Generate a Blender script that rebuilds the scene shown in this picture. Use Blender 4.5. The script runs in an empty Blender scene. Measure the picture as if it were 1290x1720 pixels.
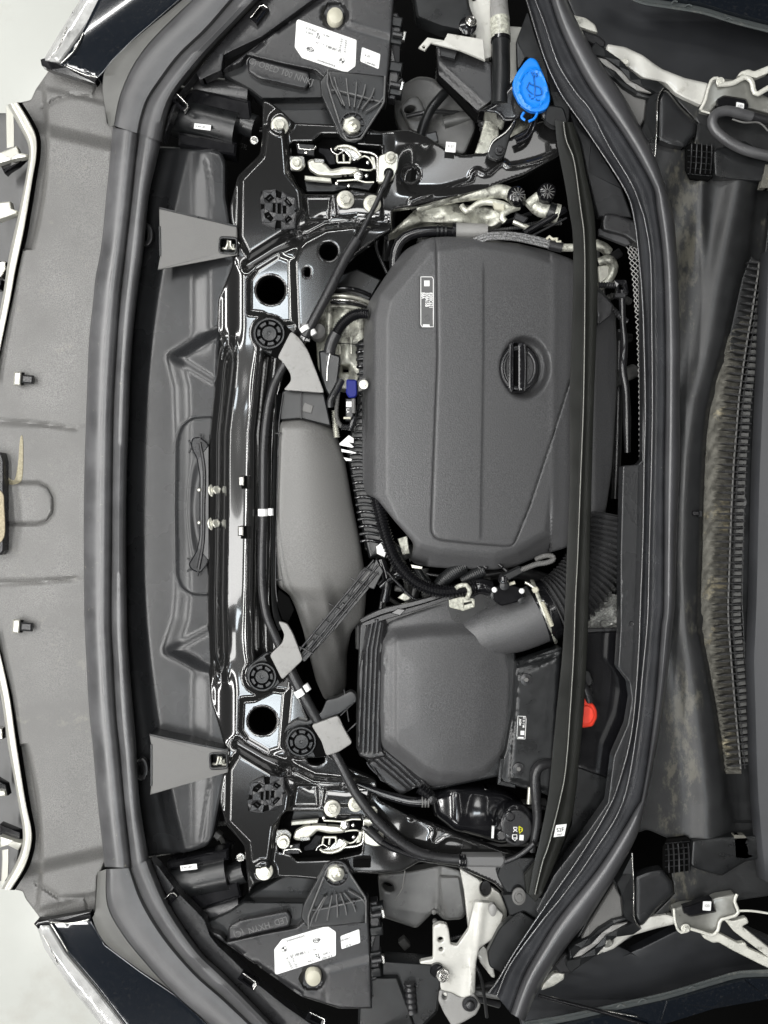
import bpy, bmesh, math, random
import numpy as np
from mathutils import Vector, Matrix
from mathutils.geometry import delaunay_2d_cdt
random.seed(4); RNG = np.random.default_rng(4)
sc = bpy.context.scene; COL = sc.collection
# ---------------------------------------------------------------- camera (1.5 m above the bay, looking straight down)
HC = 1500.0
cam_d = bpy.data.cameras.new('camera'); cam = bpy.data.objects.new('camera', cam_d); COL.objects.link(cam)
cam.location = (0, 0, HC/1000); cam_d.sensor_fit = 'VERTICAL'; cam_d.sensor_height = 36
cam_d.lens = 36*HC/1720; cam_d.clip_start = 0.05; cam_d.clip_end = 50
sc.camera = cam
# ---------------------------------------------------------------- light: indoor hall, rows of ceiling lamps plus panels and strips added for sheen
w = bpy.data.worlds.new('World'); sc.world = w; w.use_nodes = True
w.node_tree.nodes['Background'].inputs[0].default_value = (1.0, 0.99, 0.97, 1)
w.node_tree.nodes['Background'].inputs[1].default_value = 0.038
def lamp(x, y, z, sx, sy, e, col=(1, .992, .972), aim=None):
    d = bpy.data.lights.new('ceiling_and_sheen_lamp', 'AREA'); d.shape = 'RECTANGLE'; d.size = sx; d.size_y = sy
    d.energy = e; d.color = col
    o = bpy.data.objects.new('ceiling_and_sheen_lamp', d); COL.objects.link(o); o.location = (x, y, z)
    if aim is not None:
        o.rotation_euler = (Vector(aim)-Vector((x, y, z))).to_track_quat('-Z', 'Y').to_euler()
CW = (.86, .94, 1.0)
LAMPS = [(-0.52, 0.99, 2.6, .26, .26, 2.4, CW), (-0.56, -0.97, 2.6, .28, .28, 2.8, CW), (0.12, 1.72, 2.6, .24, .24, 2.5, CW), (0.04, -1.47, 2.6, .24, .28, 3.2, CW),
         (-0.95, 0.0, 2.66, 1.3, 2.6, 6), (-1.42, 0.0, 2.6, .22, 3.0, 44), (1.32, 0.0, 2.6, .04, 3.0, 5), (-0.10, 0.05, 2.64, .55, 1.6, 22), (0.42, 1.66, 2.64, 1.0, .3, 2.6), (0.34, -1.62, 2.64, .9, .3, 2.6),  # soft panels and strips added to put sheen and highlights on the parts
         (-2.9, 1.2, 2.6, .4, 2.0, 66), (-2.9, -1.2, 2.6, .4, 2.0, 66), (-1.1, 2.5, 2.6, 2.0, .14, 26), (-1.1, -2.5, 2.6, 2.0, .14, 26)]
for L in LAMPS: lamp(*L)
sc.view_settings.view_transform = 'Standard'; sc.view_settings.look = 'None'; sc.view_settings.gamma = 1
sc.view_settings.exposure = 0.22
# ---------------------------------------------------------------- helpers
def S(z): return (HC-z)/HC*0.001
def W(x, y, z):
    x = np.asarray(x, float); y = np.asarray(y, float); z = np.asarray(z, float)+0*x; s = (HC-z)/HC*0.001
    return np.stack([(x-645)*s, (860-y)*s, z*0.001], -1)
def M(x, y): return (x-14-(487-y)*.045, 1655.6-.913*y)      # the left half of the car mirrors the right half
def MP(pts): return [M(p[0], p[1])+tuple(p[2:]) for p in pts]
THINGS = []
def T(name, label, cat, group=None):
    o = bpy.data.objects.new(name, None); COL.objects.link(o); o.empty_display_size = .02
    o['label'] = label; o['category'] = cat
    if group: o['group'] = group
    THINGS.append(o); return o
def struct(o): o['kind'] = 'structure'; return o
def mk(name, V, F, mat, parent=None, smooth=38, label=None):
    me = bpy.data.meshes.new(name)
    me.from_pydata([tuple(v) for v in V], [], F); me.update()
    me.materials.append(mat)
    if smooth:
        me.polygons.foreach_set('use_smooth', [True]*len(me.polygons)); me.set_sharp_from_angle(angle=math.radians(smooth))
    o = bpy.data.objects.new(name, me); COL.objects.link(o)
    if parent is not None: o.parent = parent
    if label: o['label'] = label
    return o
def cr(pts, n=8, closed=False):
    P = np.array(pts, float); N = len(P); out = []
    rng = range(N) if closed else range(N-1)
    for i in rng:
        if closed: a, b, c, d = P[(i-1) % N], P[i], P[(i+1) % N], P[(i+2) % N]
        else: a, b, c, d = P[max(i-1, 0)], P[i], P[i+1], P[min(i+2, N-1)]
        for k in range(n):
            t = k/n
            out.append(.5*((2*b)+(-a+c)*t+(2*a-5*b+4*c-d)*t*t+(-a+3*b-3*c+d)*t**3))
    if not closed: out.append(P[-1])
    return np.array(out)
def ch(pts, r=6, n=4, closed=True):
    """round every corner of a polygon with radius about r"""
    P = [np.array(p[:2], float) for p in pts]; N = len(P); out = []
    for i in range(N):
        b = P[i]
        if not closed and i in (0, N-1): out.append(b); continue
        a, c = P[i-1], P[(i+1) % N]
        la, lc = np.linalg.norm(a-b), np.linalg.norm(c-b)
        ra, rc = min(r, la*.48), min(r, lc*.48)
        p0 = b+(a-b)/max(la, 1e-6)*ra; p2 = b+(c-b)/max(lc, 1e-6)*rc
        for k in range(n+1):
            t = k/n; out.append((1-t)**2*p0+2*t*(1-t)*b+t*t*p2)
    return np.array(out)
def resample(P, n, closed=False):
    P = np.array(P, float)
    if closed: P = np.vstack([P, P[:1]])
    d = np.r_[0, np.cumsum(np.linalg.norm(np.diff(P, axis=0), axis=1))]
    s = np.linspace(0, d[-1], n+1)[:-1] if closed else np.linspace(0, d[-1], n)
    return np.stack([np.interp(s, d, P[:, k]) for k in range(P.shape[1])], -1)
def dist(X, Y, poly, closed=True):
    P = np.array(poly, float)[:, :2]; X = np.asarray(X, float); Y = np.asarray(Y, float)
    best = np.full(X.shape, 1e18)
    for i in range(len(P) if closed else len(P)-1):
        a = P[i]; b = P[(i+1) % len(P)]; ab = b-a; L = ab@ab+1e-9
        t = np.clip(((X-a[0])*ab[0]+(Y-a[1])*ab[1])/L, 0, 1)
        best = np.minimum(best, (X-a[0]-t*ab[0])**2+(Y-a[1]-t*ab[1])**2)
    return np.sqrt(best)
def inside(X, Y, poly):
    P = np.array(poly, float)[:, :2]; r = np.zeros(np.shape(X), bool)
    for i in range(len(P)):
        x0, y0 = P[i]; x1, y1 = P[(i+1) % len(P)]
        if y0 == y1: continue
        c = ((y0 > Y) != (y1 > Y)) & (X < (x1-x0)*(Y-y0)/(y1-y0)+x0)
        r ^= c
    return r
def sd(X, Y, poly):
    d = dist(X, Y, poly); return np.where(inside(X, Y, poly), d, -d)
def sst(t): t = np.clip(t, 0, 1); return t*t*(3-2*t)
def plateau(X, Y, poly, h, ramp): return h*sst(sd(X, Y, poly)/ramp+.5)
def groove(X, Y, line, w_, d, closed=False): return -d*np.exp(-(dist(X, Y, line, closed)/w_)**2)
def rect(cx, cy, w_, h, a=0):
    a = math.radians(a); c, s = math.cos(a), math.sin(a)
    return [(cx+u*c-v*s, cy+u*s+v*c) for u, v in ((-w_/2, -h/2), (w_/2, -h/2), (w_/2, h/2), (-w_/2, h/2))]
def circ(cx, cy, rx, ry=None, n=28, a=0):
    ry = rx if ry is None else ry; A = math.radians(a)
    return [(cx+rx*math.cos(t)*math.cos(A)-ry*math.sin(t)*math.sin(A), cy+rx*math.cos(t)*math.sin(A)+ry*math.sin(t)*math.cos(A)) for t in np.linspace(0, 2*math.pi, n, endpoint=False)]
def relief(name, outline, zf, mat, parent=None, holes=(), step=4.0, edge=(2.0, 2.0), skirt=8.0, label=None, smooth=38, lines=()):
    """a sheet with a traced outline, its own height field, a rounded edge and real thickness"""
    if not callable(zf):
        zc = float(zf); zf = lambda x, y: np.full(np.shape(x), zc)
    loops = []
    for lp in [outline]+list(holes):
        A = np.array(lp, float)[:, :2]
        area = .5*np.sum(A[:, 0]*np.roll(A[:, 1], -1)-np.roll(A[:, 0], -1)*A[:, 1])
        if (area < 0): A = A[::-1]
        if step:
            per = np.sum(np.linalg.norm(A-np.roll(A, -1, 0), axis=1)); B = []
            for i in range(len(A)):
                a, b = A[i], A[(i+1) % len(A)]; k = max(1, int(np.linalg.norm(b-a)/(step*1.2)))
                for j in range(k): B.append(a+(b-a)*j/k)
            A = np.array(B)
        loops.append(A)
    rad, drop = edge
    pts = []; edges = []; base = 0
    for A in loops:
        n = len(A); pts += list(A); edges += [(base+i, base+(i+1) % n) for i in range(n)]; base += n
    nb = base
    def nrm(A):
        e = np.roll(A, -1, 0)-A; e /= np.linalg.norm(e, axis=1)[:, None]+1e-9
        n1 = np.stack([-e[:, 1], e[:, 0]], -1); n0 = np.roll(n1, 1, 0); m = n0+n1
        m /= np.linalg.norm(m, axis=1)[:, None]+1e-9; c = np.clip(np.sum(m*n1, 1), .35, 1)
        return m/c[:, None]
    def SD(x, y):
        d = sd(x, y, loops[0])
        for h in loops[1:]: d = np.minimum(d, -sd(x, y, h))
        return d
    ex = []
    if rad > 0:
        for f in ((1.0,) if not step else (.3, .65, 1.05)):
            for k, A in enumerate(loops):
                ex.append(A+nrm(A)*rad*f*(1 if k == 0 else -1))
        ex = np.vstack(ex); d = SD(ex[:, 0], ex[:, 1]); o = []
        i = 0
        for f in ((1.0,) if not step else (.3, .65, 1.05)):
            for A in loops:
                seg = ex[i:i+len(A)]; dd = d[i:i+len(A)]; o.append(seg[dd > rad*f*.9]); i += len(A)
        ex = np.vstack(o)
        pts += list(ex)
    if step:
        lo = loops[0].min(0); hi = loops[0].max(0)
        gx, gy = np.meshgrid(np.arange(lo[0]+step*.5, hi[0], step), np.arange(lo[1]+step*.5, hi[1], step))
        gx[1::2] += step*.5
        gx = gx.ravel(); gy = gy.ravel(); d = SD(gx, gy); k = d > rad*1.05+step*.5
        pts += list(np.stack([gx[k], gy[k]], -1))
    for ln in lines:
        q = resample(ln, max(4, int(np.sum(np.linalg.norm(np.diff(np.array(ln, float)[:, :2], axis=0), axis=1))/3)))[:, :2]
        e = np.gradient(q, axis=0); e /= np.linalg.norm(e, axis=1)[:, None]+1e-9; nn = np.stack([-e[:, 1], e[:, 0]], -1)
        L5 = np.vstack([q+nn*o_ for o_ in (-2.4, -1.2, 0, 1.2, 2.4)]); A5 = np.array(pts[nb:], float)
        if len(A5):
            dd = dist(A5[:, 0], A5[:, 1], q, False); pts = pts[:nb]+list(A5[dd > 3.6])
        dd = SD(L5[:, 0], L5[:, 1]); pts += list(L5[dd > rad*1.05])
    vo, eo, fo, *_ = delaunay_2d_cdt([Vector(p) for p in pts], edges, [], 0, 1e-5)
    V = np.array([(v.x, v.y) for v in vo]); F = np.array([f for f in fo if len(f) == 3], int)
    c = V[F].mean(1); ok = inside(c[:, 0], c[:, 1], loops[0])
    for h in loops[1:]: ok &= ~inside(c[:, 0], c[:, 1], h)
    F = F[ok]
    z = zf(V[:, 0], V[:, 1])
    if rad > 0:
        d = np.abs(SD(V[:, 0], V[:, 1])); u = np.clip(1-d/rad, 0, 1)
        z = z-drop*(1-np.sqrt(np.clip(1-u*u, 0, 1)))
    P3 = W(V[:, 0], V[:, 1], z)
    # orient faces up
    a, b, cc = P3[F[:, 0]], P3[F[:, 1]], P3[F[:, 2]]
    up = np.cross(b-a, cc-a)[:, 2]; F[up < 0] = F[up < 0][:, ::-1]
    faces = F.tolist(); verts = P3.tolist()
    if skirt:
        cnt = {}
        for f in faces:
            for i in range(3):
                e = (f[i], f[(i+1) % 3]); cnt[e] = cnt.get(e, 0)+1
        low = {}
        for (i, j) in list(cnt):
            if (j, i) in cnt: continue
            for q in (i, j):
                if q not in low:
                    low[q] = len(verts); p = verts[q]; verts.append([p[0], p[1], p[2]-skirt*.001])
            faces.append([j, i, low[i], low[j]])
    return mk(name, verts, faces, mat, parent, smooth, label)
def plate(name, pts, z, mat, parent=None, t=3.0, b=.8, holes=(), r=0, label=None, smooth=30):
    if r: pts = ch(pts, r)
    return relief(name, pts, z, mat, parent, holes, None, (b, b), t, label, smooth)
def loft(name, rails, mat, parent=None, n=60, smooth=50, label=None, cap=False, flip=False):
    R = np.array([resample(cr(r, 6), n) for r in rails]); m = len(R)
    V = W(R[:, :, 0], R[:, :, 1], R[:, :, 2]).reshape(-1, 3)
    F = []
    for i in range(m-1):
        for j in range(n-1):
            q = [i*n+j, i*n+j+1, (i+1)*n+j+1, (i+1)*n+j]
            F.append(q[::-1] if flip else q)
    return mk(name, V, F, mat, parent, smooth, label)
def band(name, L, R, prof, z, mat, parent=None, n=90, label=None, smooth=50, sm=True):
    """a moulded strip between two rails; prof = [(across 0..1, height)], z number or f(s)"""
    L = resample(cr(L, 8) if sm else L, n); R = resample(cr(R, 8) if sm else R, n); s = np.linspace(0, 1, n)
    zb = np.array([z(t) if callable(z) else z for t in s])
    V = []
    for (t, dz) in prof:
        q = L[:, :2]*(1-t)+R[:, :2]*t; V.append(W(q[:, 0], q[:, 1], zb+dz))
    V = np.array(V).reshape(-1, 3); m = len(prof); F = []
    for i in range(m-1):
        for j in range(n-1): F.append([i*n+j, i*n+j+1, (i+1)*n+j+1, (i+1)*n+j])
    o = mk(name, V, F, mat, parent, smooth, label); return o
def tube(name, pts, r, mat, parent=None, corr=None, seg=12, n=None, label=None, raw=False, flat=1.0):
    P = cr(pts, 8) if not raw else np.array(pts, float)
    L = np.sum(np.linalg.norm(np.diff(P[:, :3], axis=0), axis=1))
    rr = np.array(r, float) if hasattr(r, '__len__') else None
    if corr: n = max(8, int(L/corr[0]*4))
    n = n or max(6, int(L/6))
    P = resample(P, n); s = np.linspace(0, 1, n)
    Q = W(P[:, 0], P[:, 1], P[:, 2])
    R_ = np.interp(s, np.linspace(0, 1, len(rr)), rr) if rr is not None else np.full(n, float(r))
    if corr: R_ = R_+corr[1]*np.sin(np.arange(n)*math.pi/2+.4)
    R_ = R_*0.001
    T_ = np.gradient(Q, axis=0); T_ /= np.linalg.norm(T_, axis=1)[:, None]+1e-12
    V = []; U = None
    for i in range(n):
        if U is None:
            U = np.cross(T_[i], [0, 0, 1.0])
            if np.linalg.norm(U) < 1e-3: U = np.array([1.0, 0, 0])
        U = U-T_[i]*np.dot(U, T_[i]); U /= np.linalg.norm(U)+1e-12; B = np.cross(T_[i], U)
        for k in range(seg):
            a = 2*math.pi*k/seg; V.append(Q[i]+R_[i]*(U*math.cos(a)+B*math.sin(a)*flat))
    F = [[i*seg+k, i*seg+(k+1) % seg, (i+1)*seg+(k+1) % seg, (i+1)*seg+k] for i in range(n-1) for k in range(seg)]
    F.append(list(range(seg))); F.append([(n-1)*seg+k for k in range(seg)][::-1])
    return mk(name, V, F, mat, parent, 60, label)
def lathe(name, x, y, prof, mat, parent=None, seg=32, sx=1, sy=1, tilt=(0, 0), label=None, smooth=35, rot=0, ztop=None):
    zt = max(p[1] for p in prof) if ztop is None else ztop; k = S(zt); X0, Y0, _ = W(x, y, zt)
    Rm = Matrix.Rotation(math.radians(tilt[0]), 3, 'X') @ Matrix.Rotation(math.radians(tilt[1]), 3, 'Y') @ Matrix.Rotation(math.radians(rot), 3, 'Z')
    V = []; z0 = min(p[1] for p in prof)
    for (r, z) in prof:
        for i in range(seg):
            a = 2*math.pi*i/seg; v = Rm @ Vector((r*k*sx*math.cos(a), r*k*sy*math.sin(a), (z-z0)*.001))
            V.append((X0+v.x, Y0+v.y, z0*.001+v.z))
    m = len(prof); F = []
    for i in range(m-1):
        for j in range(seg): F.append([i*seg+j, i*seg+(j+1) % seg, (i+1)*seg+(j+1) % seg, (i+1)*seg+j])
    F.append([(m-1)*seg+j for j in range(seg)])
    return mk(name, V, F, mat, parent, smooth, label)
def joinmesh(objs):
    """merge freshly made meshes into the first one (one part made of several moulded shapes)"""
    bm = bmesh.new(); mats = []
    for o in objs:
        nf = len(bm.faces); bm.from_mesh(o.data)
        bm.faces.ensure_lookup_table()
        m = o.data.materials[0]
        if m not in mats: mats.append(m)
        for f in bm.faces[nf:]: f.material_index = mats.index(m)
    me = objs[0].data; bm.to_mesh(me); bm.free(); me.materials.clear()
    for m in mats: me.materials.append(m)
    for o in objs[1:]:
        d = o.data; bpy.data.objects.remove(o); bpy.data.meshes.remove(d)
    return objs[0]
_dg = None
def text(s, x, y, z, size, mat, parent, rot=0, name='lettering', sx=1, mirror=False, ext=.15, bold=0):
    cu = bpy.data.curves.new(name, 'FONT'); cu.body = s; cu.size = size*S(z); cu.extrude = ext*.001; cu.align_x = 'CENTER'; cu.align_y = 'CENTER'; cu.resolution_u = 2
    cu.offset = bold*.001
    o = bpy.data.objects.new('t', cu); COL.objects.link(o)
    bpy.context.view_layer.update(); dg = bpy.context.evaluated_depsgraph_get()
    me = bpy.data.meshes.new_from_object(o.evaluated_get(dg)); bpy.data.objects.remove(o); bpy.data.curves.remove(cu)
    Rz = Matrix.Rotation(math.radians(-rot), 4, 'Z') @ Matrix.Diagonal((sx*(-1 if mirror else 1), 1, 1, 1))
    p = W(x, y, z); me.transform(Matrix.Translation(Vector(p)) @ Rz)
    if mirror: me.flip_normals()
    me.materials.clear(); me.materials.append(mat); me.name = name
    ob = bpy.data.objects.new(name, me); COL.objects.link(ob); ob.parent = parent; return ob
# ---------------------------------------------------------------- materials
def mat(name, col, rough=.5, metal=0, coat=0, bump=None, spec=.5, var=None, trans=0, dirt=None, alpha=None, emit=None, ior=None):
    m = bpy.data.materials.new(name); m.use_nodes = True; nt = m.node_tree; B = nt.nodes['Principled BSDF']; L = nt.links.new
    B.inputs['Base Color'].default_value = (*col, 1); B.inputs['Roughness'].default_value = rough; B.inputs['Metallic'].default_value = metal
    B.inputs['Coat Weight'].default_value = coat; B.inputs['Coat Roughness'].default_value = .04; B.inputs['Specular IOR Level'].default_value = spec
    if trans: B.inputs['Transmission Weight'].default_value = trans
    if ior: B.inputs['IOR'].default_value = ior
    tc = nt.nodes.new('ShaderNodeTexCoord')
    def noise(scale, detail=3, vec=None, rough_=.6):
        n = nt.nodes.new('ShaderNodeTexNoise'); n.inputs['Scale'].default_value = scale; n.inputs['Detail'].default_value = detail; n.inputs['Roughness'].default_value = rough_
        L(vec or tc.outputs['Object'], n.inputs['Vector']); return n
    cur = None
    def mixc(fac, a, b):
        x = nt.nodes.new('ShaderNodeMix'); x.data_type = 'RGBA'; L(fac, x.inputs[0])
        if isinstance(a, tuple): x.inputs[6].default_value = (*a, 1)
        else: L(a, x.inputs[6])
        x.inputs[7].default_value = (*b, 1); return x.outputs[2]
    def ramp(sock, lo, hi):
        r = nt.nodes.new('ShaderNodeMapRange'); r.inputs[1].default_value = lo; r.inputs[2].default_value = hi; L(sock, r.inputs[0]); return r.outputs[0]
    if var:      # [(scale, amount)] grain of the moulded surface
        cur = col
        for (s_, amt) in var:
            n = noise(s_, 4); f = ramp(n.outputs[0], .35, .65)
            b = tuple(min(1, c*(1+amt)) for c in col); x = mixc(f, cur, b); cur = x
            if s_ < 60:
                r2 = nt.nodes.new('ShaderNodeMapRange'); r2.inputs[1].default_value = .3; r2.inputs[2].default_value = .7; r2.inputs[3].default_value = max(.02, rough*.85); r2.inputs[4].default_value = min(1, rough*1.2)
                L(n.outputs[0], r2.inputs[0]); L(r2.outputs[0], B.inputs['Roughness'])
    if dirt:     # (colour, scale, lo, hi)
        c2, s_, lo, hi = dirt
        n = noise(s_, 8, rough_=.7); f = ramp(n.outputs[0], lo, hi)
        cur = mixc(f, cur if cur is not None else col, c2)
    if cur is not None: L(cur, B.inputs['Base Color'])
    if bump:
        n = noise(bump[0], 2); bp = nt.nodes.new('ShaderNodeBump'); bp.inputs['Strength'].default_value = bump[1]; bp.inputs['Distance'].default_value = bump[2] if len(bump) > 2 else .0006
        L(n.outputs[0], bp.inputs['Height']); L(bp.outputs[0], B.inputs['Normal'])
    return m
g = lambda v: (v, v*.985, v*.95)
DUST = (.36, .34, .27)
m_bumper = mat('grained_grey_plastic', g(.092), .44, bump=(600, .5, .001), var=[(560, 1.3), (7, .4)], dirt=((.26, .25, .21), 26, .60, .9))
m_cover = mat('engine_cover_plastic', (.056, .056, .0575), .38, bump=(420, .5, .001), var=[(420, .9), (5, .35)], dirt=((.16, .16, .14), 230, .69, .85))
m_trough = mat('smooth_black_plastic', (.015, .0155, .0165), .27, bump=(300, .12), var=[(40, .25), (5, .6)], dirt=((.09, .09, .08), 170, .72, .9))
m_duct = mat('duct_plastic', g(.135), .42, bump=(400, .4, .001), var=[(400, .6), (7, .3)], dirt=((.2, .2, .18), 190, .72, .9))
m_rubber = mat('seal_rubber', (.058, .058, .06), .33, bump=(500, .15), var=[(14, .7)], spec=.8, dirt=(DUST, 90, .64, .78))
m_rubber_clean = mat('black_rubber', (.014, .0145, .016), .24, var=[(30, .3)])
m_gloss = mat('gloss_black_paint', (.012, .012, .012), .14, coat=1.0, spec=.6, dirt=((.10, .10, .09), 240, .66, .8))
m_silver = mat('bare_primed_steel', (.5, .56, .6), .34, metal=.6, bump=(60, .08), var=[(25, .25)])
m_dark = mat('dark_plastic', (.008, .0085, .009), .3, bump=(500, .1), var=[(30, .8)])
m_mid = mat('mid_grey_plastic', (.017, .017, .018), .28, bump=(600, .2), var=[(30, .5), (300, .2)], dirt=((.10, .10, .085), 130, .68, .85))
m_dgloss = mat('dark_shiny_plastic', (.006, .006, .007), .15, coat=.3, var=[(40, .3)])
m_black = mat('deep_black', (.003, .003, .003), .95, spec=.05)
m_fin = mat('pale_grey_plastic', g(.22), .42, bump=(300, .3), var=[(18, .4), (200, .25)], dirt=((.12, .115, .10), 60, .58, .8))
m_zinc = mat('pale_zinc', (.52, .515, .455), .28, metal=.6, bump=(200, .15), var=[(60, .35)], dirt=((.14, .135, .11), 130, .6, .8))
m_steel = mat('bright_steel', (.62, .61, .58), .22, metal=.95, bump=(120, .1))
m_alu = mat('cast_aluminium', (.46, .46, .40), .38, metal=.4, bump=(160, .6, .002), var=[(70, .5)], dirt=((.06, .056, .048), 40, .48, .66))
m_white = mat('white_paint', (.50, .495, .46), .25, coat=.4, var=[(12, .3), (40, .15)], dirt=((.22, .21, .17), 34, .58, .8))
m_label = mat('white_label', (.85, .85, .84), .5)
m_ink = mat('black_ink', (.03, .03, .03), .6)
m_greyink = mat('grey_ink', (.13, .13, .13), .6)
m_emb = mat('moulded_grey', (.13, .13, .13), .5)
m_blue = mat('blue_cap_plastic', (.008, .20, .74), .3, var=[(30, .15), (200, .08)])
m_blue2 = mat('dark_blue_symbol_plastic', (.008, .12, .42), .4)  # darker blue of the wash symbol on the cap
m_navy = mat('navy_plastic', (.008, .014, .16), .5, spec=.3)
m_red = mat('red_cap_plastic', (.88, .06, .03), .35, var=[(60, .1)])
m_yellow = mat('yellow_print', (.75, .72, .02), .5)
m_cream = mat('cream_nylon', (.6, .58, .47), .35, trans=.1)
m_chrome = mat('satin_silver_trim', (.46, .455, .41), .3, metal=.4, coat=.3, bump=(300, .05))
m_lens = mat('clear_lens', (.26, .26, .255), .1, coat=.6, spec=.5, var=[(40, .9), (9, .7)])
m_body = mat('blue_black_body_paint', (.004, .0062, .010), .12, coat=1, spec=.6, dirt=((.03, .03, .03), 160, .55, .8))
m_floor = mat('glossy_white_tile', (.50, .51, .48), .14, coat=.3, var=[(1.2, .2), (4, .12)], dirt=((.42, .40, .36), 3.5, .55, .9))
m_muddy0 = mat('dusty_black_plastic', (.03, .031, .032), .45, bump=(250, .3), var=[(30, .3)], dirt=((.2, .19, .15), 38, .56, .72))
m_sand = mat('sandy_felt', (.085, .082, .07), .8, bump=(300, .8, .002), var=[(60, .6)], dirt=((.36, .32, .22), 19, .57, .69))
m_slat = mat('slat_plastic', (.02, .02, .021), .35, dirt=((.16, .15, .13), 90, .56, .74))
m_foam = mat('charcoal_foam', (.05, .05, .052), .8, bump=(400, .5))
m_hood = mat('bonnet_inner_panel', (.030, .031, .034), .5, bump=(400, .2), var=[(6, .5)])
m_fadewhite = mat('translucent_grey_liner', (.10, .10, .098), .3, bump=(120, .15), var=[(10, .6)], dirt=((.3, .3, .28), 16, .55, .8))
m_braid = mat('braided_hose', (.03, .03, .03), .35, bump=(500, .8, .002), var=[(420, 9)])
m_wet = mat('glitter_foil', (.2, .2, .19), .3, metal=.5, bump=(350, 1.0, .003), var=[(300, 2)])
m_clearcream = mat('translucent_clip', (.28, .28, .24), .2, coat=.5, bump=(250, .5), var=[(200, 1.2)])

# cowl plastic with dried dirt lying in the channel next to the rear seal
def muddy():
    m = mat('dusty_black_plastic', (.017, .0175, .018), .34, bump=(250, .3), var=[(30, .4)]); nt = m.node_tree; L = nt.links.new; N = nt.nodes.new; B = nt.nodes['Principled BSDF']
    tc = N('ShaderNodeTexCoord'); sp = N('ShaderNodeSeparateXYZ'); L(tc.outputs['Object'], sp.inputs[0])
    def mm(op, a, b=None, c=None):
        x = N('ShaderNodeMath'); x.operation = op
        for i, v in enumerate((a, b, c)):
            if v is None: continue
            if isinstance(v, (int, float)): x.inputs[i].default_value = v
            else: L(v, x.inputs[i])
        return x.outputs[0]
    def mr(v, a, b):
        x = N('ShaderNodeMapRange'); x.interpolation_type = 'SMOOTHSTEP'; x.inputs[1].default_value = a; x.inputs[2].default_value = b; L(v, x.inputs[0]); return x.outputs[0]
    dx = mm('ABSOLUTE', mm('SUBTRACT', sp.outputs[0], .512)); lane = mr(dx, .05, .012)
    ends = mr(mm('ABSOLUTE', mm('ADD', sp.outputs[1], -.03)), .10, .33)
    mp = N('ShaderNodeMapping'); mp.inputs['Scale'].default_value = (1, .45, 1); L(tc.outputs['Object'], mp.inputs[0])
    n = N('ShaderNodeTexNoise'); n.inputs['Scale'].default_value = 60; n.inputs['Detail'].default_value = 9; n.inputs['Roughness'].default_value = .75; L(mp.outputs[0], n.inputs['Vector'])
    n2 = N('ShaderNodeTexNoise'); n2.inputs['Scale'].default_value = 11; n2.inputs['Detail'].default_value = 4; L(tc.outputs['Object'], n2.inputs['Vector'])
    v = mm('ADD', n.outputs[0], mm('MULTIPLY', mm('MULTIPLY', lane, ends), .16)); v = mm('ADD', v, mm('MULTIPLY', mm('SUBTRACT', n2.outputs[0], .5), .5))
    f = mr(v, .63, .80)
    mx = N('ShaderNodeMix'); mx.data_type = 'RGBA'; L(mm('MULTIPLY', f, .65), mx.inputs[0]); src = B.inputs['Base Color'].links[0].from_socket; L(src, mx.inputs[6]); mx.inputs[7].default_value = (.11, .104, .08, 1); L(mx.outputs[2], B.inputs['Base Color'])
    return m
m_muddy = muddy()
# ================================================================ SETTING
fl = mk('floor', [(-3.0, -3, -.75), (3.5, -3, -.75), (3.5, 3, -.75), (-3.0, 3, -.75)], [[0, 1, 2, 3]], m_floor, None, 0); struct(fl)
k = 0
for yy in (1.3, .72, -.72, -1.3):
    o = mk('floor_joint', [(-3, yy-.002, -.7485), (3.5, yy-.002, -.7485), (3.5, yy+.002, -.7485), (-3, yy+.002, -.7485)], [[0, 1, 2, 3]], m_greyink, fl, 0)
for xx in (-1.12, -.52, 1.9):
    o = mk('floor_joint', [(xx, -3, -.7480), (xx+.004, -3, -.7480), (xx+.004, 3, -.7480), (xx, 3, -.7480)], [[0, 1, 2, 3]], m_greyink, fl, 0)
# the dark tray under the engine
ut = T('undertray', 'black undertray seen deep below the engine and the headlights', 'undertray')
UT = [(60, 190), (170, 150), (420, -60), (1340, -60), (1340, 1780), (420, 1780), (170, 1530), (60, 1490)]
relief('tray', UT, lambda x, y: -430+12*np.sin(x/37)*np.cos(y/53), m_black, ut, (), 30, (4, 4), 30)
# ================================================================ FRONT BUMPER
bp = T('bumper_cover', 'grained grey plastic bumper top cover at the left edge with a U-shaped groove', 'bumper cover')
BO = [(52, 168), (60, 150), (84, 116), (110, 118), (164, 139), (171, 130), (181, 130), (176, 165), (181, 208), (196, 214), (188, 250), (182, 330), (174, 411), (164, 466), (160, 506), (153, 574), (149, 680), (145, 796), (144, 904), (145, 1010), (146, 1054), (153, 1190), (160, 1258), (168, 1350), (179, 1440), (170, 1462), (163, 1470), (161, 1531), (155, 1538), (145, 1534), (110, 1542), (71, 1547), (43, 1510), (38, 1497),
      (24, 1494), (46, 1458), (57, 1422), (57, 1393), (48, 1340), (20, 1168), (2, 1095), (-30, 1000), (-30, 700), (2, 590), (22, 500), (31, 455), (46, 384), (60, 300), (65, 264), (64, 231), (50, 196), (34, 172)]
UG = [(4, 811), (66, 811), (80, 818), (89, 835), (90, 850), (89, 862), (78, 876), (62, 880), (4, 880)]
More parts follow.
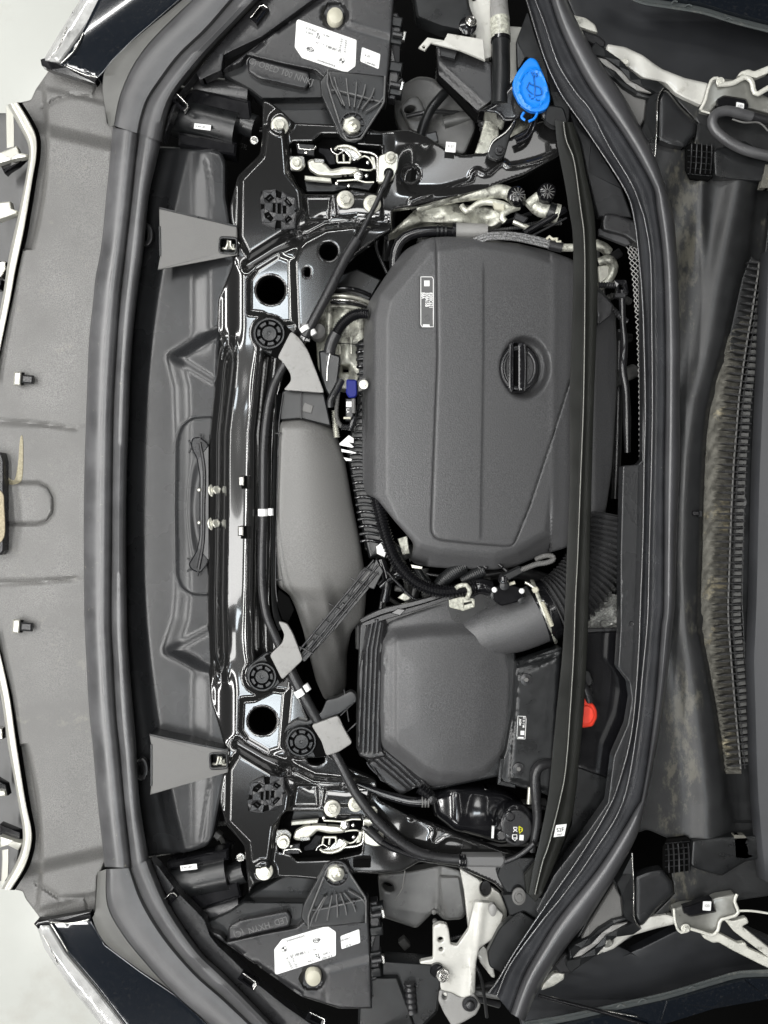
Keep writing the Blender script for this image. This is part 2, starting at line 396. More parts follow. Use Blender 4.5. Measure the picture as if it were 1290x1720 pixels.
def zb(x, y):
    z = -46+0*x
    z += 27*sst((y-206-.23*(x-80))/26)*sst((1466-y-.23*(x-80))/26)                               # the two sloping steps at the ends
    z += -7*sst((150-y+0.25*(x-60))/10)-7*sst((y-1545+.3*(x-60)+20)/10)
    z += groove(x, y, [(-20, 705), (60, 711), (128, 720)], 3.5, 5)+groove(x, y, [(-20, 981), (60, 978), (128, 972)], 3.5, 5)
    z += 2.5*sst((y-712)/8)*sst((976-y)/8)
    z += groove(x, y, UG, 2.4, 6)
    z -= 14*sst((84-x-.0008*(y-240)**2)/9)*(y < 420)+14*sst((74-x-.0008*(y-1430)**2)/9)*(y > 1250)
    z += groove(x, y, [(72, 183), (92, 168), (118, 160), (158, 164), (163, 140)], 3.2, 5)+groove(x, y, [(62, 1484), (100, 1509), (143, 1506), (150, 1532)], 3.2, 5)
    z -= .00042*(x-95)**2
    return z+1.2*np.sin(x/31+y/90)*np.cos(y/140)
relief('skin', ch(BO, 3, 2), zb, m_bumper, bp, (), 3.6, (3, 3), 25, lines=[UG])
for cx, cy in ((34, 636), (32, 1052)):
    plate('clip', rect(cx-5, cy, 12, 23, 4), -4, m_chrome, bp, 6, 2)
    c = plate('clip', rect(cx+12, cy+1, 19, 14, 4), -5, m_mid, bp, 5, 2.5)
    plate('slot', rect(cx+4, cy, 5, 21, 4), -8.5, m_black, bp, 1, .3)
pb = plate('socket_box', [(-30, 758), (3, 760), (7, 775), (7, 925), (2, 932), (-30, 934)], 2, m_mid, bp, 18, 3)
relief('dried_mud', cr([(6, 800), (14, 802), (24, 806), (30, 780), (34, 735), (39, 740), (38, 800), (30, 812), (14, 813)], 4, True), lambda x, y: zb(x, y)+1.2, mat('dry_mud', (.26, .235, .165), .9, bump=(400, .6), var=[(300, .4)]), bp, (), 3, (2, 1), 1.5)
relief('dried_mud', cr([(-12, 826), (4, 828), (7, 850), (7, 902), (-12, 908)], 4, True), 4.2, mat('light_mud', (.3, .26, .18), .9, bump=(400, .6), var=[(300, .4)]), bp, (), 3, (2, 1), 1.5)
# ---- grille
m_fin2g = mat('grille_inner_plastic', (.06, .06, .06), .35, var=[(12, .5)])
gr = T('grille', 'satin silver grille surround with angled bars in front of the grey bumper cover', 'grille')
GR = [(30, 172), (49, 203), (61, 231), (61, 264), (55, 300), (41, 384), (26, 455), (18, 500), (0, 590), (-8, 640)]
GL = [(12, 176), (30, 209), (48, 248), (44, 292), (32, 353), (14, 435), (4, 500), (-14, 590), (-22, 640)]
prg = [(0, -18), (0.02, -5), (.1, -1), (.5, 1.5), (.84, 0), (.92, 4), (1, 2), (1.001, -20)]
band('frame', GL, GR, prg, -16, m_chrome, gr, 80)
GR2 = [(-8, 1060), (0, 1095), (16, 1168), (27, 1244), (43, 1345), (53, 1393), (52, 1422), (41, 1458), (18, 1495)]
GL2 = [(-22, 1060), (-14, 1100), (2, 1172), (13, 1250), (29, 1340), (38, 1396), (35, 1428), (22, 1458), (2, 1493)]
band('frame', GL2, GR2, prg, -16, m_chrome, gr, 80)
band('gap_shade', [(p[0]-2, p[1]) for p in GR], [(p[0]+7, p[1]) for p in GR], [(0, -3), (.5, 0), (1, -3)], -30, m_black, gr, 60); band('gap_shade', [(p[0]-2, p[1]) for p in GR2], [(p[0]+7, p[1]) for p in GR2], [(0, -3), (.5, 0), (1, -3)], -30, m_black, gr, 60)  # black strips paint the shade in the gap beside the frame
band('frame', [(10, 176), (10, 215), (11, 249)], [(23, 194), (24, 215), (24, 246)], [(0, -8), (.06, 0), (.94, 0), (1, -9)], -26, m_chrome, gr, 12)
band('frame', [(1, 1490), (3, 1450), (3, 1428)], [(14, 1470), (15, 1450), (15, 1426)], [(0, -8), (.1, 0), (.9, 0), (1, -9)], -26, m_chrome, gr, 12)
relief('backing', [(-40, 190), (30, 190), (55, 260), (20, 480), (-6, 640), (-40, 640)], lambda x, y: -75+.25*(x-20), m_fin2g, gr, (), 12, (2, 2), 20)
relief('backing', [(-40, 1040), (0, 1080), (44, 1380), (20, 1480), (-40, 1480)], lambda x, y: -75+.25*(x-20), m_fin2g, gr, (), 12, (2, 2), 20)
for pts, mt, z in [([(-20, 272), (0, 256), (28, 245), (32, 257), (46, 259), (44, 263), (18, 268), (-20, 282)], m_chrome, -24), ([(-20, 344), (-2, 340), (17, 338), (19, 350), (29, 354), (28, 359), (-20, 376)], m_chrome, -24),
                   ([(0, 276), (20, 270), (42, 264), (30, 276), (14, 286), (8, 292)], m_dgloss, -36), ([(-20, 438), (9, 439), (9, 452), (2, 466), (-20, 468)], m_steel, -30), ([(-20, 474), (4, 470), (0, 486), (-20, 490)], m_dgloss, -40),
                   ([(-20, 1218), (3, 1224), (4, 1242), (-20, 1246)], m_steel, -30), ([(-20, 1300), (10, 1318), (14, 1336), (-20, 1338)], m_dgloss, -32), ([(-20, 1324), (8, 1328), (10, 1337), (-20, 1340)], m_chrome, -26),
                   ([(0, 1404), (22, 1412), (38, 1416), (30, 1428), (14, 1420), (0, 1424)], m_chrome, -24), ([(0, 1384), (34, 1398), (34, 1412), (0, 1402)], m_dgloss, -36)]:
    plate('bar', pts, z, mt, gr, 14, 1.5)
# ================================================================ HEADLIGHT LENS CORNERS
def corner(label, gloss, lens, edge, edge_lines):
    t = T('headlight_lens', label, 'headlight lens')
    relief('top_panel', gloss[0], gloss[1], m_body, t, (), 6, (3, 3), 20)
    relief('clear_lens', lens[0], lens[1], m_lens, t, (), 6, (9, 12), 26)
    plate('gasket', edge, -14, m_dgloss, t, 14, 1.5)
    for a, b, w_ in edge_lines: tube('chrome_edge', [a+(-7,), ((a[0]+b[0])/2+3, (a[1]+b[1])/2+4, -4), b+(-7,)], w_, m_steel, t, seg=8)  # thin steel tubes along the edges of lens and top panel
    return t
corner('clear lens tip and blue-black top of the headlight in the upper left corner',
       ([(100, 108), (112, 113), (165, 132), (175, 122), (190, 103), (225, 68), (287, 14), (330, -22), (175, -22), (136, 57)], lambda x, y: -10+.042*(110-y)-5*sst((145-(x*.62+y*.78))/60)),
       (ch([(70, 104), (79, 90), (108, 42), (148, -22), (192, -22), (138, 58), (102, 108)], 4), lambda x, y: -12+0*x),
       [(68, 100), (70, 110), (84, 117), (160, 140), (166, 130), (112, 112), (74, 98)],
       [((103, 106), (140, 56), 1.6), ((84, 97), (112, 46), 1.0), ((113, 112), (164, 130), 1.2)])
corner('clear lens tip and blue-black top of the headlight in the lower left corner',
       ([(82, 1550), (153, 1545), (177, 1586), (236, 1630), (295, 1670), (372, 1742), (226, 1742), (162, 1658), (112, 1599)], lambda x, y: -10+.042*(y-1560)-5*sst((y*.78-x*.62-1140)/60)*0),
       (ch([(60, 1550), (84, 1551), (112, 1599), (162, 1658), (228, 1742), (186, 1742), (118, 1658), (74, 1593)], 4), lambda x, y: -12+0*x),
       [(57, 1552), (62, 1546), (80, 1545), (152, 1532), (155, 1544), (90, 1552), (64, 1560)],
       [((86, 1552), (114, 1598), 1.6), ((72, 1570), (98, 1620), 1.0), ((84, 1549), (150, 1544), 1.2)])
# ================================================================ SEALS AND FENDER TRIMS
ws = T('weatherstrip', 'long two-lobed black rubber weatherstrip between the bumper cover and the radiator cover', 'weatherstrip')
FL = [(189, 214), (184, 270), (178, 330), (170, 411), (160, 466), (156, 506), (149, 574), (145, 680), (141, 796), (140, 904), (141, 1010), (142, 1054), (149, 1190), (156, 1258), (164, 1350), (176, 1456)]
FG = [(234, 222), (228, 270), (222, 330), (214, 398), (208, 452), (202, 506), (197, 574), (191, 680), (189, 796), (188, 904), (187, 1041), (190, 1108), (195, 1203), (202, 1271), (209, 1350), (221, 1458)]
FR = [(271, 236), (261, 280), (250, 330), (241, 420), (228, 520), (223, 570), (219, 630), (217, 690), (213, 800), (212, 904), (214, 1054), (217, 1108), (221, 1163), (228, 1244), (235, 1350), (251, 1446)]
band('flat_lobe', FL, FG, [(0, -24), (.02, -8), (.12, -3), (.3, 3), (.5, 7), (.7, 8), (.85, 4), (.96, -5), (1, -12)], 0, m_rubber, ws, 160)
band('round_lobe', FG, FR, [(0, -14), (.04, -4), (.15, 4), (.3, 8.5), (.5, 10.5), (.7, 8), (.85, 2), (.95, -8), (1, -26)], 1, m_rubber, ws, 160)
m_fin2x = mat('trim_wedge_plastic', (.095, .095, .09), .42, var=[(14, .3)])
m_trimrub = mat('fender_trim_rubber', (.062, .062, .064), .36, spec=.7, bump=(500, .1), var=[(12, .4)], dirt=(DUST, 120, .68, .82))
def trim(label, O, A, B, C):
    t = T('fender_trim', label, 'fender trim')
    band('wedge', O, A, [(0, -16), (.03, -4), (.5, 0), (1, 3)], 2, m_fin2x, t, 60)
    band('flat_lobe', A, B, [(0, -6), (.03, 1), (.2, 4), (.6, 6), (.9, 2), (1, -8)], 4, m_trimrub, t, 60)
    band('round_lobe', B, C, [(0, -8), (.08, 3), (.3, 10), (.5, 12), (.75, 8), (.93, -4), (1, -26)], 3, m_trimrub, t, 60)
m_rubber_clean2 = mat('trim_rubber', (.026, .027, .030), .24, spec=.9, bump=(500, .1), var=[(20, .4)])
trim('black rubber fender trim curving up to the top edge beside the upper headlight',
     [(183, 213), (174, 168), (172, 140), (180, 112), (215, 75), (287, 16), (335, -25)], [(191, 211), (200, 165), (217, 122), (240, 85), (271, 50), (323, 0), (350, -26)],
     [(234, 225), (239, 200), (250, 168), (271, 136), (305, 92), (350, 49), (392, 0), (416, -28)], [(273, 239), (280, 200), (296, 158), (330, 114), (375, 62), (436, 0), (462, -28)])
trim('black rubber fender trim curving down to the bottom edge beside the lower headlight',
     [(164, 1465), (160, 1530), (156, 1545), (178, 1586), (236, 1630), (295, 1670), (375, 1745)], [(178, 1460), (180, 1520), (206, 1570), (250, 1624), (297, 1674), (353, 1722), (378, 1745)],
     [(220, 1458), (242, 1514), (280, 1576), (330, 1635), (380, 1679), (425, 1722), (450, 1745)], [(253, 1442), (265, 1473), (292, 1531), (339, 1599), (380, 1638), (454, 1715), (482, 1745)])
# inner ledge carrying the trims, with spring clips
for lab, PTS, clips in [('matt black inner fender ledge above the upper headlight with spring clips', [(274, 236), (284, 190), (300, 158), (334, 116), (378, 62), (440, -4), (475, -25), (560, -25), (440, 62), (376, 92), (372, 118), (335, 135), (330, 122), (322, 132), (300, 165), (284, 210)], [((303, 172), 45), ((435, 22), -52)]),
                        ('matt black inner fender ledge below the lower headlight with spring clips', [(254, 1443), (266, 1455), (300, 1500), (330, 1530), (344, 1545), (352, 1570), (366, 1588), (390, 1610), (430, 1650), (480, 1690), (560, 1745), (480, 1745), (404, 1664), (339, 1601), (292, 1533), (265, 1475)], [((283, 1512), -45), ((417, 1648), 35), ((531, 1712), 25)])]:
    t = T('fender_ledge', lab, 'fender ledge')
    relief('ledge', PTS, lambda x, y: -14+0*x, m_mid, t, (), 8, (2, 2), 20)
    for (cx, cy), a in clips:
        plate('spring_clip', rect(cx, cy, 34, 15, a), -3, m_dgloss, t, 9, 2, holes=[rect(cx, cy, 20, 6, a)])
        tube('clip_edge', [tuple(p)+(-2,) for p in rect(cx, cy, 30, 12, a)[:3]], 1.0, m_steel, t, seg=6, raw=True)
# ================================================================ RADIATOR COVER (smooth black trough)
rc = T('radiator_cover', 'smooth black radiator cover panel between the front weatherstrip and the glossy crossmember', 'cover panel')
RO = [(258, 246), (357, 249), (373, 256), (380, 272), (380, 330), (398, 440), (376, 505), (370, 560), (366, 680), (362, 850), (360, 1010), (368, 1176), (388, 1258), (374, 1330), (359, 1405), (349, 1420), (322, 1430), (238, 1442), (222, 1350), (208, 1200), (200, 1000), (200, 800), (206, 640), (216, 520), (240, 380)]
SH = [(293, 600), (335, 572), (420, 560), (420, 1120), (335, 1118), (286, 1092), (303, 1040), (307, 1000), (307, 720), (305, 650)]
OV = [(360, 700), (325, 702), (305, 714), (297, 740), (296, 860), (297, 965), (304, 988), (325, 999), (360, 1000)]
def zrc(x, y):
    z = -52+0*x
    z += plateau(x, y, SH, 9, 34)+plateau(x, y, [(294, 600), (380, 548), (380, 652)], 8, 20)+plateau(x, y, [(288, 1092), (375, 1045), (380, 1140)], 8, 20)
    z += groove(x, y, ch(OV, 8, 3, False), 1.6, 1.8)
    dome = ((x-352)/40)**2+((y-855)/110)**2
    z += -5*sst((1-dome)*1.5)
    z += 9*sst((x-318)/40)*(1-sst((y-560)/50)*sst((1150-y)/50))
    z += groove(x, y, [(346, 268), (352, 300), (355, 345)], 1.5, 2)+groove(x, y, [(337, 1425), (346, 1360), (352, 1320)], 1.5, 2)
    z -= 14*sst((240-x+.00022*(y-850)**2)/26)
    return z
relief('panel', ch(RO, 6, 3), zrc, m_trough, rc, (), 4, (8, 7), 30, lines=[ch(OV, 8, 3, False)])
for (cx, cy) in ((246, 394), (238, 1292)):
    relief('lifting_loop', circ(cx, cy, 11, 19), -40, m_mid, rc, [circ(cx-2, cy, 5, 12)], 3, (2, 2), 8)
slt = plate('slit_gasket', ch([(322, 736), (335, 733), (350, 745), (350, 945), (337, 963), (322, 958), (316, 948), (330, 925), (335, 900), (335, 800), (330, 770), (320, 750)], 5), -34, m_rubber_clean, rc, 6, 2)
band('slit_lip', [(333, 745), (340, 790), (339, 850), (338, 910), (330, 955)], [(338, 742), (346, 790), (345, 850), (344, 910), (336, 957)], [(0, -3), (.3, 1), (.7, 1), (1, -3)], -31, m_mid, rc, 30)
for (a, b) in (((321, 748), (317, 739)), ((336, 738), (337, 728)), ((322, 752), (317, 761)), ((319, 940), (314, 938)), ((320, 955), (314, 960)), ((333, 958), (332, 968))):
    tube('gasket_prong', [a+(-33,), b+(-33,)], 1.6, m_rubber_clean, rc, seg=8)
for cy in (823, 878): lathe('rivet', 334, cy, [(0.1, -33), (3.4, -33), (3.2, -30), (1.8, -28), (.2, -27.6)], m_zinc, rc, 16)
# ---- triangular closing plates with their latch loops
def triplate(label, pts, slot, rot):
    t = T('closing_bracket', label, 'bracket')
    cx, cy = slot
    plate('top', pts, -14, m_fin2, t, 3, 1, holes=[ch(rect(cx, cy, 26, 24, rot), 5)])
    a, b, c, d = [np.array(p[:2]) for p in (pts[0], pts[1], pts[-2], pts[-1])]
    for p, q in ((a, b), (c, d)):
        u = (q-p)/np.linalg.norm(q-p); nn = np.array([-u[1], u[0]])*1.6
        plate('side_wall', [tuple(p-nn), tuple(q-nn), tuple(q+nn), tuple(p+nn)], -12.5, m_dark, t, 40, .4)
    relief('slot_frame', ch(rect(cx, cy, 32, 30, rot), 7), -12, m_dark, t, [ch(rect(cx, cy, 25, 22, rot), 4)], 3, (1.5, 1.5), 5)
    tube('latch_loop', [(cx-9, cy+5, -22), (cx-2, cy+5, -18), (cx, cy-8, -17), (cx+4, cy-8, -17), (cx+5, cy+5, -18), (cx+14, cy+6, -20)], 2.2, m_zinc, t, seg=8)
    plate('latch_pad', rect(cx+4, cy+2, 14, 9, rot), -24, m_zinc, t, 5, 1)
m_fin2 = mat('bracket_grey_plastic', g(.11), .5, bump=(600, .3), var=[(18, .3), (500, .2)])
triplate('grey triangular bracket with a latch loop over the upper part of the radiator cover', [(267, 349), (398, 380), (399, 428), (265, 453), (269, 430), (268, 380)], (383, 412), 3)
triplate('grey triangular bracket with a latch loop over the lower part of the radiator cover', [(251, 1234), (383, 1261), (383, 1297), (252, 1335), (254, 1320), (254, 1250)], (367, 1278), -3)
# ================================================================ CROSSMEMBER
cm = T('crossmember', 'glossy black stamped steel front crossmember with two rearward arms', 'crossmember')
CO = [(441, 168), (452, 170), (480, 192), (493, 206), (560, 209), (612, 216), (640, 221), (686, 218), (718, 230), (748, 249), (775, 261), (816, 257), (850, 235), (905, 205), (935, 200), (940, 262), (884, 293), (816, 317), (748, 334), (690, 347), (659, 352), (657, 386), (640, 396), (601, 425), (585, 438), (574, 457), (547, 506), (525, 552), (512, 575), (495, 602), (478, 628), (468, 660), (461, 700), (458, 760), (457, 850), (456, 904), (452, 1010), (456, 1045), (465, 1068), (476, 1114), (490, 1136), (517, 1203), (545, 1262), (575, 1284), (601, 1297), (632, 1311), (635, 1342), (687, 1370), (755, 1397), (800, 1413), (843, 1429), (880, 1438), (887, 1470), (866, 1502), (849, 1503), (830, 1484), (770, 1457), (705, 1447), (675, 1464), (640, 1468), (595, 1467), (575, 1482), (507, 1475), (465, 1473), (427, 1484), (418, 1503), (414, 1458), (410, 1420), (379, 1384), (369, 1345), (371, 1323), (383, 1258), (376, 1250), (354, 1176), (348, 1095), (346, 1010), (349, 850), (350, 728), (355, 680), (363, 601), (365, 547), (366, 504), (390, 446), (398, 405), (388, 367), (387, 345), (399, 296), (436, 259), (440, 231)]
XL = np.array([(366, 504), (365, 547), (363, 601), (355, 680), (350, 728), (349, 850), (346, 1010), (348, 1095), (354, 1176), (380, 1252)])
LOPEN = [(486, 244), (494, 238), (525, 238), (540, 225), (566, 225), (590, 243), (640, 246), (643, 300), (632, 325), (590, 318), (560, 326), (512, 326), (500, 315), (490, 290)]
LOPEN2 = [(472, 1372), (481, 1363), (541, 1363), (551, 1371), (605, 1371), (612, 1386), (606, 1433), (560, 1444), (500, 1446), (489, 1436), (468, 1430), (467, 1402)]
PA = [(404, 300), (440, 262), (447, 215), (478, 210), (484, 290), (506, 318), (509, 352), (492, 382), (418, 430), (402, 398)]
PB = [(418, 470), (430, 452), (468, 428), (489, 436), (492, 542), (470, 545), (440, 528), (418, 526)]
PC = [(508, 404), (548, 384), (604, 378), (592, 420), (516, 556), (500, 560), (495, 440)]
PD = [(512, 330), (556, 330), (552, 368), (516, 370)]
PE = [(563, 332), (640, 330), (642, 368), (606, 372), (566, 362)]
PG = [(675, 300), (700, 255), (760, 275), (830, 275), (900, 240), (925, 250), (850, 280), (770, 308), (690, 332)]
WAVE = [(690, 338), (740, 318), (786, 304), (793, 292), (802, 286), (812, 291), (822, 289), (834, 278), (846, 273), (858, 279), (900, 270), (932, 258)]
WAVE2 = [(690, 1374), (700, 1372), (722, 1384), (728, 1398), (724, 1410), (730, 1418), (742, 1412), (752, 1406), (770, 1408), (800, 1420)]
CW1 = cr(WAVE, 4); CW2 = cr(WAVE2, 4)
def zc(x, y):
    yy = np.clip(y, 500, 1252); u = x-np.interp(yy, XL[:, 1], XL[:, 0])
    prof = np.interp(u, [-5, 0, 5, 10, 15, 20, 27, 31, 35, 62, 68, 73, 78, 84, 92, 100, 112], [-48, -44, -32, -27, -30, -36, -24, -18, -21, -23, -22, -12, -14, -26, -42, -44, -34])
    wm = sst((y-545)/70)*sst((1165-y)/70)
    z = -24+0*x
    A = [(PA, 9, 12), (PB, -5, 13), (PC, 4, 9), (PD, -6, 6), (PE, 5, 5)]
    for P, h, r in A:
        z = z+plateau(x, y, P, h, r)+plateau(x, y, MP(P), h, r)
    # slightly dished main fields: they catch the hall lamps
    z += .00035*((x-455)**2+(y-500)**2)*(dist(x, y, [(455, 500)]) < 1)
    z += groove(x, y, [(500, 398), (545, 374), (600, 368), (648, 372)], 10, 7)+groove(x, y, MP([(500, 398), (545, 374), (600, 368), (648, 372)]), 10, 7)
    z += groove(x, y, [(415, 446), (460, 418), (500, 398)], 8, 9)+groove(x, y, MP([(415, 446), (460, 418), (500, 398)]), 8, 9)
    z += groove(x, y, CW1, 3.4, -2.4)+groove(x, y, CW2, 3.4, -2.4)
    z += -10*sst((x-660)/40)*sst((330-y)/20)*(y < 500)
    z += 7*np.exp(-((x-695)/26)**2-((y-240)/22)**2)
    z += 5*np.exp(-((x-668)/26)**2-((y-1412)/30)**2)
    for (cx, cy, r, h) in [(690, 293, 15, -8), (472, 206, 20, 6), (443, 1465, 20, 6), (452, 560, 28, 8), (437, 1135, 28, 8), (505, 1245, 28, 8)]:
        z += h*sst((r-dist(x, y, [(cx, cy)]))/7+.5)
    z -= 15*sst((413-x)/42)*sst((y-425)/30)*(y < 700)+15*sst((401-x)/42)*sst((1262-y)/30)*(y > 1000)
    z = z*(1-wm)+prof*wm
    z += wm*(3*np.exp(-((x-412)/16)**2-((y-735)/90)**2)-5*np.exp(-((x-400)/22)**2-((y-640)/46)**2)-5*np.exp(-((x-395)/22)**2-((y-1070)/46)**2))
    return z
hl = [circ(455, 487, 23.5), circ(441, 1211, 23), circ(552, 422, 15), ch(rect(516, 457, 9, 15), 4), LOPEN, LOPEN2, circ(531, 1276, 14, 9)]
relief('pressing', ch(CO, 5, 3), zc, m_gloss, cm, hl, 2.4, (3.2, 3.5), 14, smooth=60, lines=[cr(WAVE, 4), cr(WAVE2, 4)]+[[(float(np.interp(y_, XL[:, 1], XL[:, 0]))+u_, y_) for y_ in range(560, 1160, 12)] for u_ in (7.5, 20, 31, 73, 84)])
# ================================================================ BOLTS
_hexm = {}
def bolt(parent, x, y, z, r, m=None, tilt=(0, 0), rot=10, name='bolt', hx=None):
    """flanged hex bolt: washer, hexagon head, small crown; alike bolts share one mesh"""
    m = m or m_zinc; key = (r, m.name)
    if key not in _hexm:
        V = []; F = []
        def ring(prof, seg, a0=0):
            b = len(V)
            for (q, zz) in prof:
                for i in range(seg):
                    a = 2*math.pi*i/seg+a0; V.append((q*.001*math.cos(a), q*.001*math.sin(a), zz*.001))
            for i in range(len(prof)-1):
                for j in range(seg): F.append([b+i*seg+j, b+i*seg+(j+1) % seg, b+(i+1)*seg+(j+1) % seg, b+(i+1)*seg+j])
            F.append([b+(len(prof)-1)*seg+j for j in range(seg)])
        ring([(r, 0), (r, r*.16), (r*.93, r*.22), (r*.66, r*.24), (r*.62, r*.34)], 28)
        ring([(r*.60, r*.2), (r*.60, r*.72), (r*.52, r*.80), (r*.36, r*.80), (r*.30, r*.74)], 6)
        o = mk('bolt', V, F, m, None, 25); _hexm[key] = o.data; bpy.data.objects.remove(o)
    o = bpy.data.objects.new(name, _hexm[key]); COL.objects.link(o); o.parent = parent
    o.location = Vector(W(x, y, z)); o.rotation_euler = (math.radians(tilt[0]), math.radians(tilt[1]), math.radians(rot)); s = S(z)/.001; o.scale = (s, s, s)
    return o
for (x, y, r) in ((470, 212, 15), (580, 336, 15), (625, 343, 15)):
    bolt(cm, x, y, -15, r, tilt=(8, 6)); mx, my = M(x, y)
for (x, y, r) in ((444, 1463, 14.5), (558, 1358, 14), (597, 1351, 12.5)): bolt(cm, x, y, -15, r, tilt=(-14, 10))
for (x, y) in ((361, 824), (360, 880)): bolt(cm, x, y, -36, 12.5, tilt=(-3, 34))
for (x, y) in ((405, 808), (404, 892)):
    plate('tab', rect(x, y, 9, 16), -12, m_steel, cm, 5, 1.5); plate('tab_slot', rect(x+5, y+2, 9, 22), -19.5, m_black, cm, 1, .3)
# ---- eight-sided plastic plugs with slots
OCT = [(441, 320), (463, 317), (464, 332), (472, 333), (473, 321), (496, 332), (498, 352), (495, 354), (498, 357), (496, 384), (472, 387), (472, 371), (464, 370), (462, 385), (440, 374), (437, 352), (444, 350), (444, 343), (436, 342), (437, 336)]
OH = [[(444, 333), (454, 325), (461, 333), (452, 340)], [(481, 331), (492, 344), (487, 347), (478, 337)], [(444, 358), (451, 355), (460, 366), (455, 373), (446, 365)], [(478, 368), (485, 362), (492, 368), (481, 375)], rect(460.5, 349, 5, 15), rect(469, 350, 6, 17), rect(478, 352, 6, 14)]
for lab, f in (('eight-sided black plastic plug with curved slots beside the upper latch', lambda p: p), ('eight-sided black plastic plug with curved slots beside the lower latch', MP)):
    t = T('slotted_plug', lab, 'plug', 'slotted plugs in the crossmember')
    plate('plug_face', f(OCT), -9, m_mid, t, 4, 1, holes=[f(h) for h in OH])
    plate('plug_core', f([(438, 322), (463, 319), (495, 333), (496, 382), (463, 383), (439, 372)]), -12.6, m_black, t, 1, .2)
    for h in OH[:4]:
        c = np.mean(np.array(f(h)), 0); e = np.array(f(h)); u = e[1]-e[0]
        tube('catch', [(c[0]-u[0]*.25, c[1]-u[1]*.25, -11.5), (c[0]+u[0]*.25, c[1]+u[1]*.25, -11.5)], 1.0, m_mid, t, seg=6, raw=True)
# ================================================================ LATCHES
def latch(label, f, hexes, sgn):
    t = T('bonnet_latch', label, 'latch', 'bonnet latches')
    plate('back_plate', f([(489, 240), (524, 240), (541, 227), (566, 227), (590, 246), (636, 250), (637, 305), (625, 318), (590, 314), (560, 322), (514, 322), (502, 312), (490, 290)]), -52, m_black, t, 4, 1)
    plate('ear', ch(f([(486, 262), (511, 262), (513, 280), (504, 288), (488, 286)]), 4), -16, m_steel, t, 4, 1)
    plate('side_plate', ch(f([(636, 262), (652, 256), (669, 258), (668, 282), (660, 302), (634, 308)]), 5), -12, m_zinc, t, 6, 1.2)
    lathe('socket', *f([(653, 290)])[0], [(8.5, -12), (8.5, -8), (7, -7), (5, -9)], m_dark, t, 20)
    relief('lever', ch(f([(516, 271), (523, 267), (536, 268), (549, 276), (556, 285), (577, 280), (600, 281), (606, 287), (592, 293), (560, 296), (534, 294), (519, 284)]), 4), -12, m_zinc, t, (), 3, (4, 4), 8)
    plate('lever_pad', ch(f(rect(536, 270, 17, 7, 4)), 2), -9, m_steel, t, 5, 1)
    relief('catch_hook', ch(f([(562, 250), (566, 245), (582, 243), (598, 250), (606, 260), (604, 267), (594, 271), (588, 266), (580, 256), (572, 252)]), 3), -18, m_steel, t, (), 3, (2, 2), 9)
    tube('catch_rim', [p+(-15,) for p in f([(562, 252), (567, 247), (582, 245), (598, 251), (606, 262)])], 2.6, m_zinc, t, seg=8)
    plate('pawl', f([(536, 248), (552, 250), (562, 262), (564, 276), (553, 277), (545, 262), (535, 255)]), -26, m_dgloss, t, 10, 1)
    tube('spring_wire', [p+(-14,) for p in f([(556, 249), (559, 256), (568, 260), (573, 256), (577, 254)])], 1.5, m_steel, t, seg=8)
    for a, b in (((566, 260), (567, 273)), ((567, 273), (588, 273)), ((588, 273), (589, 262)), ((577, 260), (578, 272))): tube('cage_bar', [p+(-14,) for p in f([a, b])], 2.0, m_zinc, t, seg=8, raw=True)
    tube('hold_down_wire', [p+(-20,) for p in f([(501, 242), (502, 249), (512, 251), (529, 251), (531, 246)])], 1.8, m_steel, t, seg=8)
    plate('bracket', f([(497, 241), (528, 243), (528, 262), (500, 258)]), -30, m_mid, t, 6, 1)
    lathe('rivet', *f([(514, 255)])[0], [(3, -30), (3, -27), (1, -26)], m_steel, t, 12)
    plate('bar', f([(512, 295), (556, 299), (557, 306), (512, 302)]), -18, m_zinc, t, 6, 1)
    plate('shelf', f([(512, 305), (560, 309), (600, 306), (628, 308), (620, 320), (588, 314), (560, 322), (515, 322)]), -34, m_dark, t, 6, 1)
    tube('frame_edge', [p+(-16,) for p in f([(603, 254), (625, 257), (634, 262), (634, 305)])], 2.2, m_steel, t, seg=8, raw=True)
    tube('frame_edge', [p+(-18,) for p in f([(566, 304), (584, 303), (600, 302), (612, 306), (628, 306)])], 1.8, m_zinc, t, seg=8)
    tube('return_spring', [p+(-20,) for p in f([(600, 268), (612, 262), (622, 268), (628, 284), (616, 286), (602, 284)])], 1.7, m_zinc, t, seg=8)
    for c in ((586, 311), (566, 307), (618, 272), (602, 297), (616, 294)): lathe('rivet', *f([c])[0], [(3, -24), (3, -17), (1.4, -16)], m_steel, t, 12)
    lathe('pivot', *f([(602, 293)])[0], [(8, -26), (8, -16), (5, -14), (2, -14)], m_steel, t, 20)
    plate('stay', f([(622, 262), (629, 264), (632, 284), (626, 284), (625, 272)]), -16, m_zinc, t, 4, 1)
    for (x, y, r) in hexes: bolt(t, x, y, -11, r, tilt=(6*sgn, 4))
    return t
latch('silver bonnet latch with cream lever beside the upper headlight bracket', lambda p: [tuple(q) for q in p], [(498, 275, 11), (656, 265, 10)], 1)
latch('silver bonnet latch with cream lever beside the lower headlight bracket', MP, [(476, 1414, 11), (625, 1363, 9)], -1)
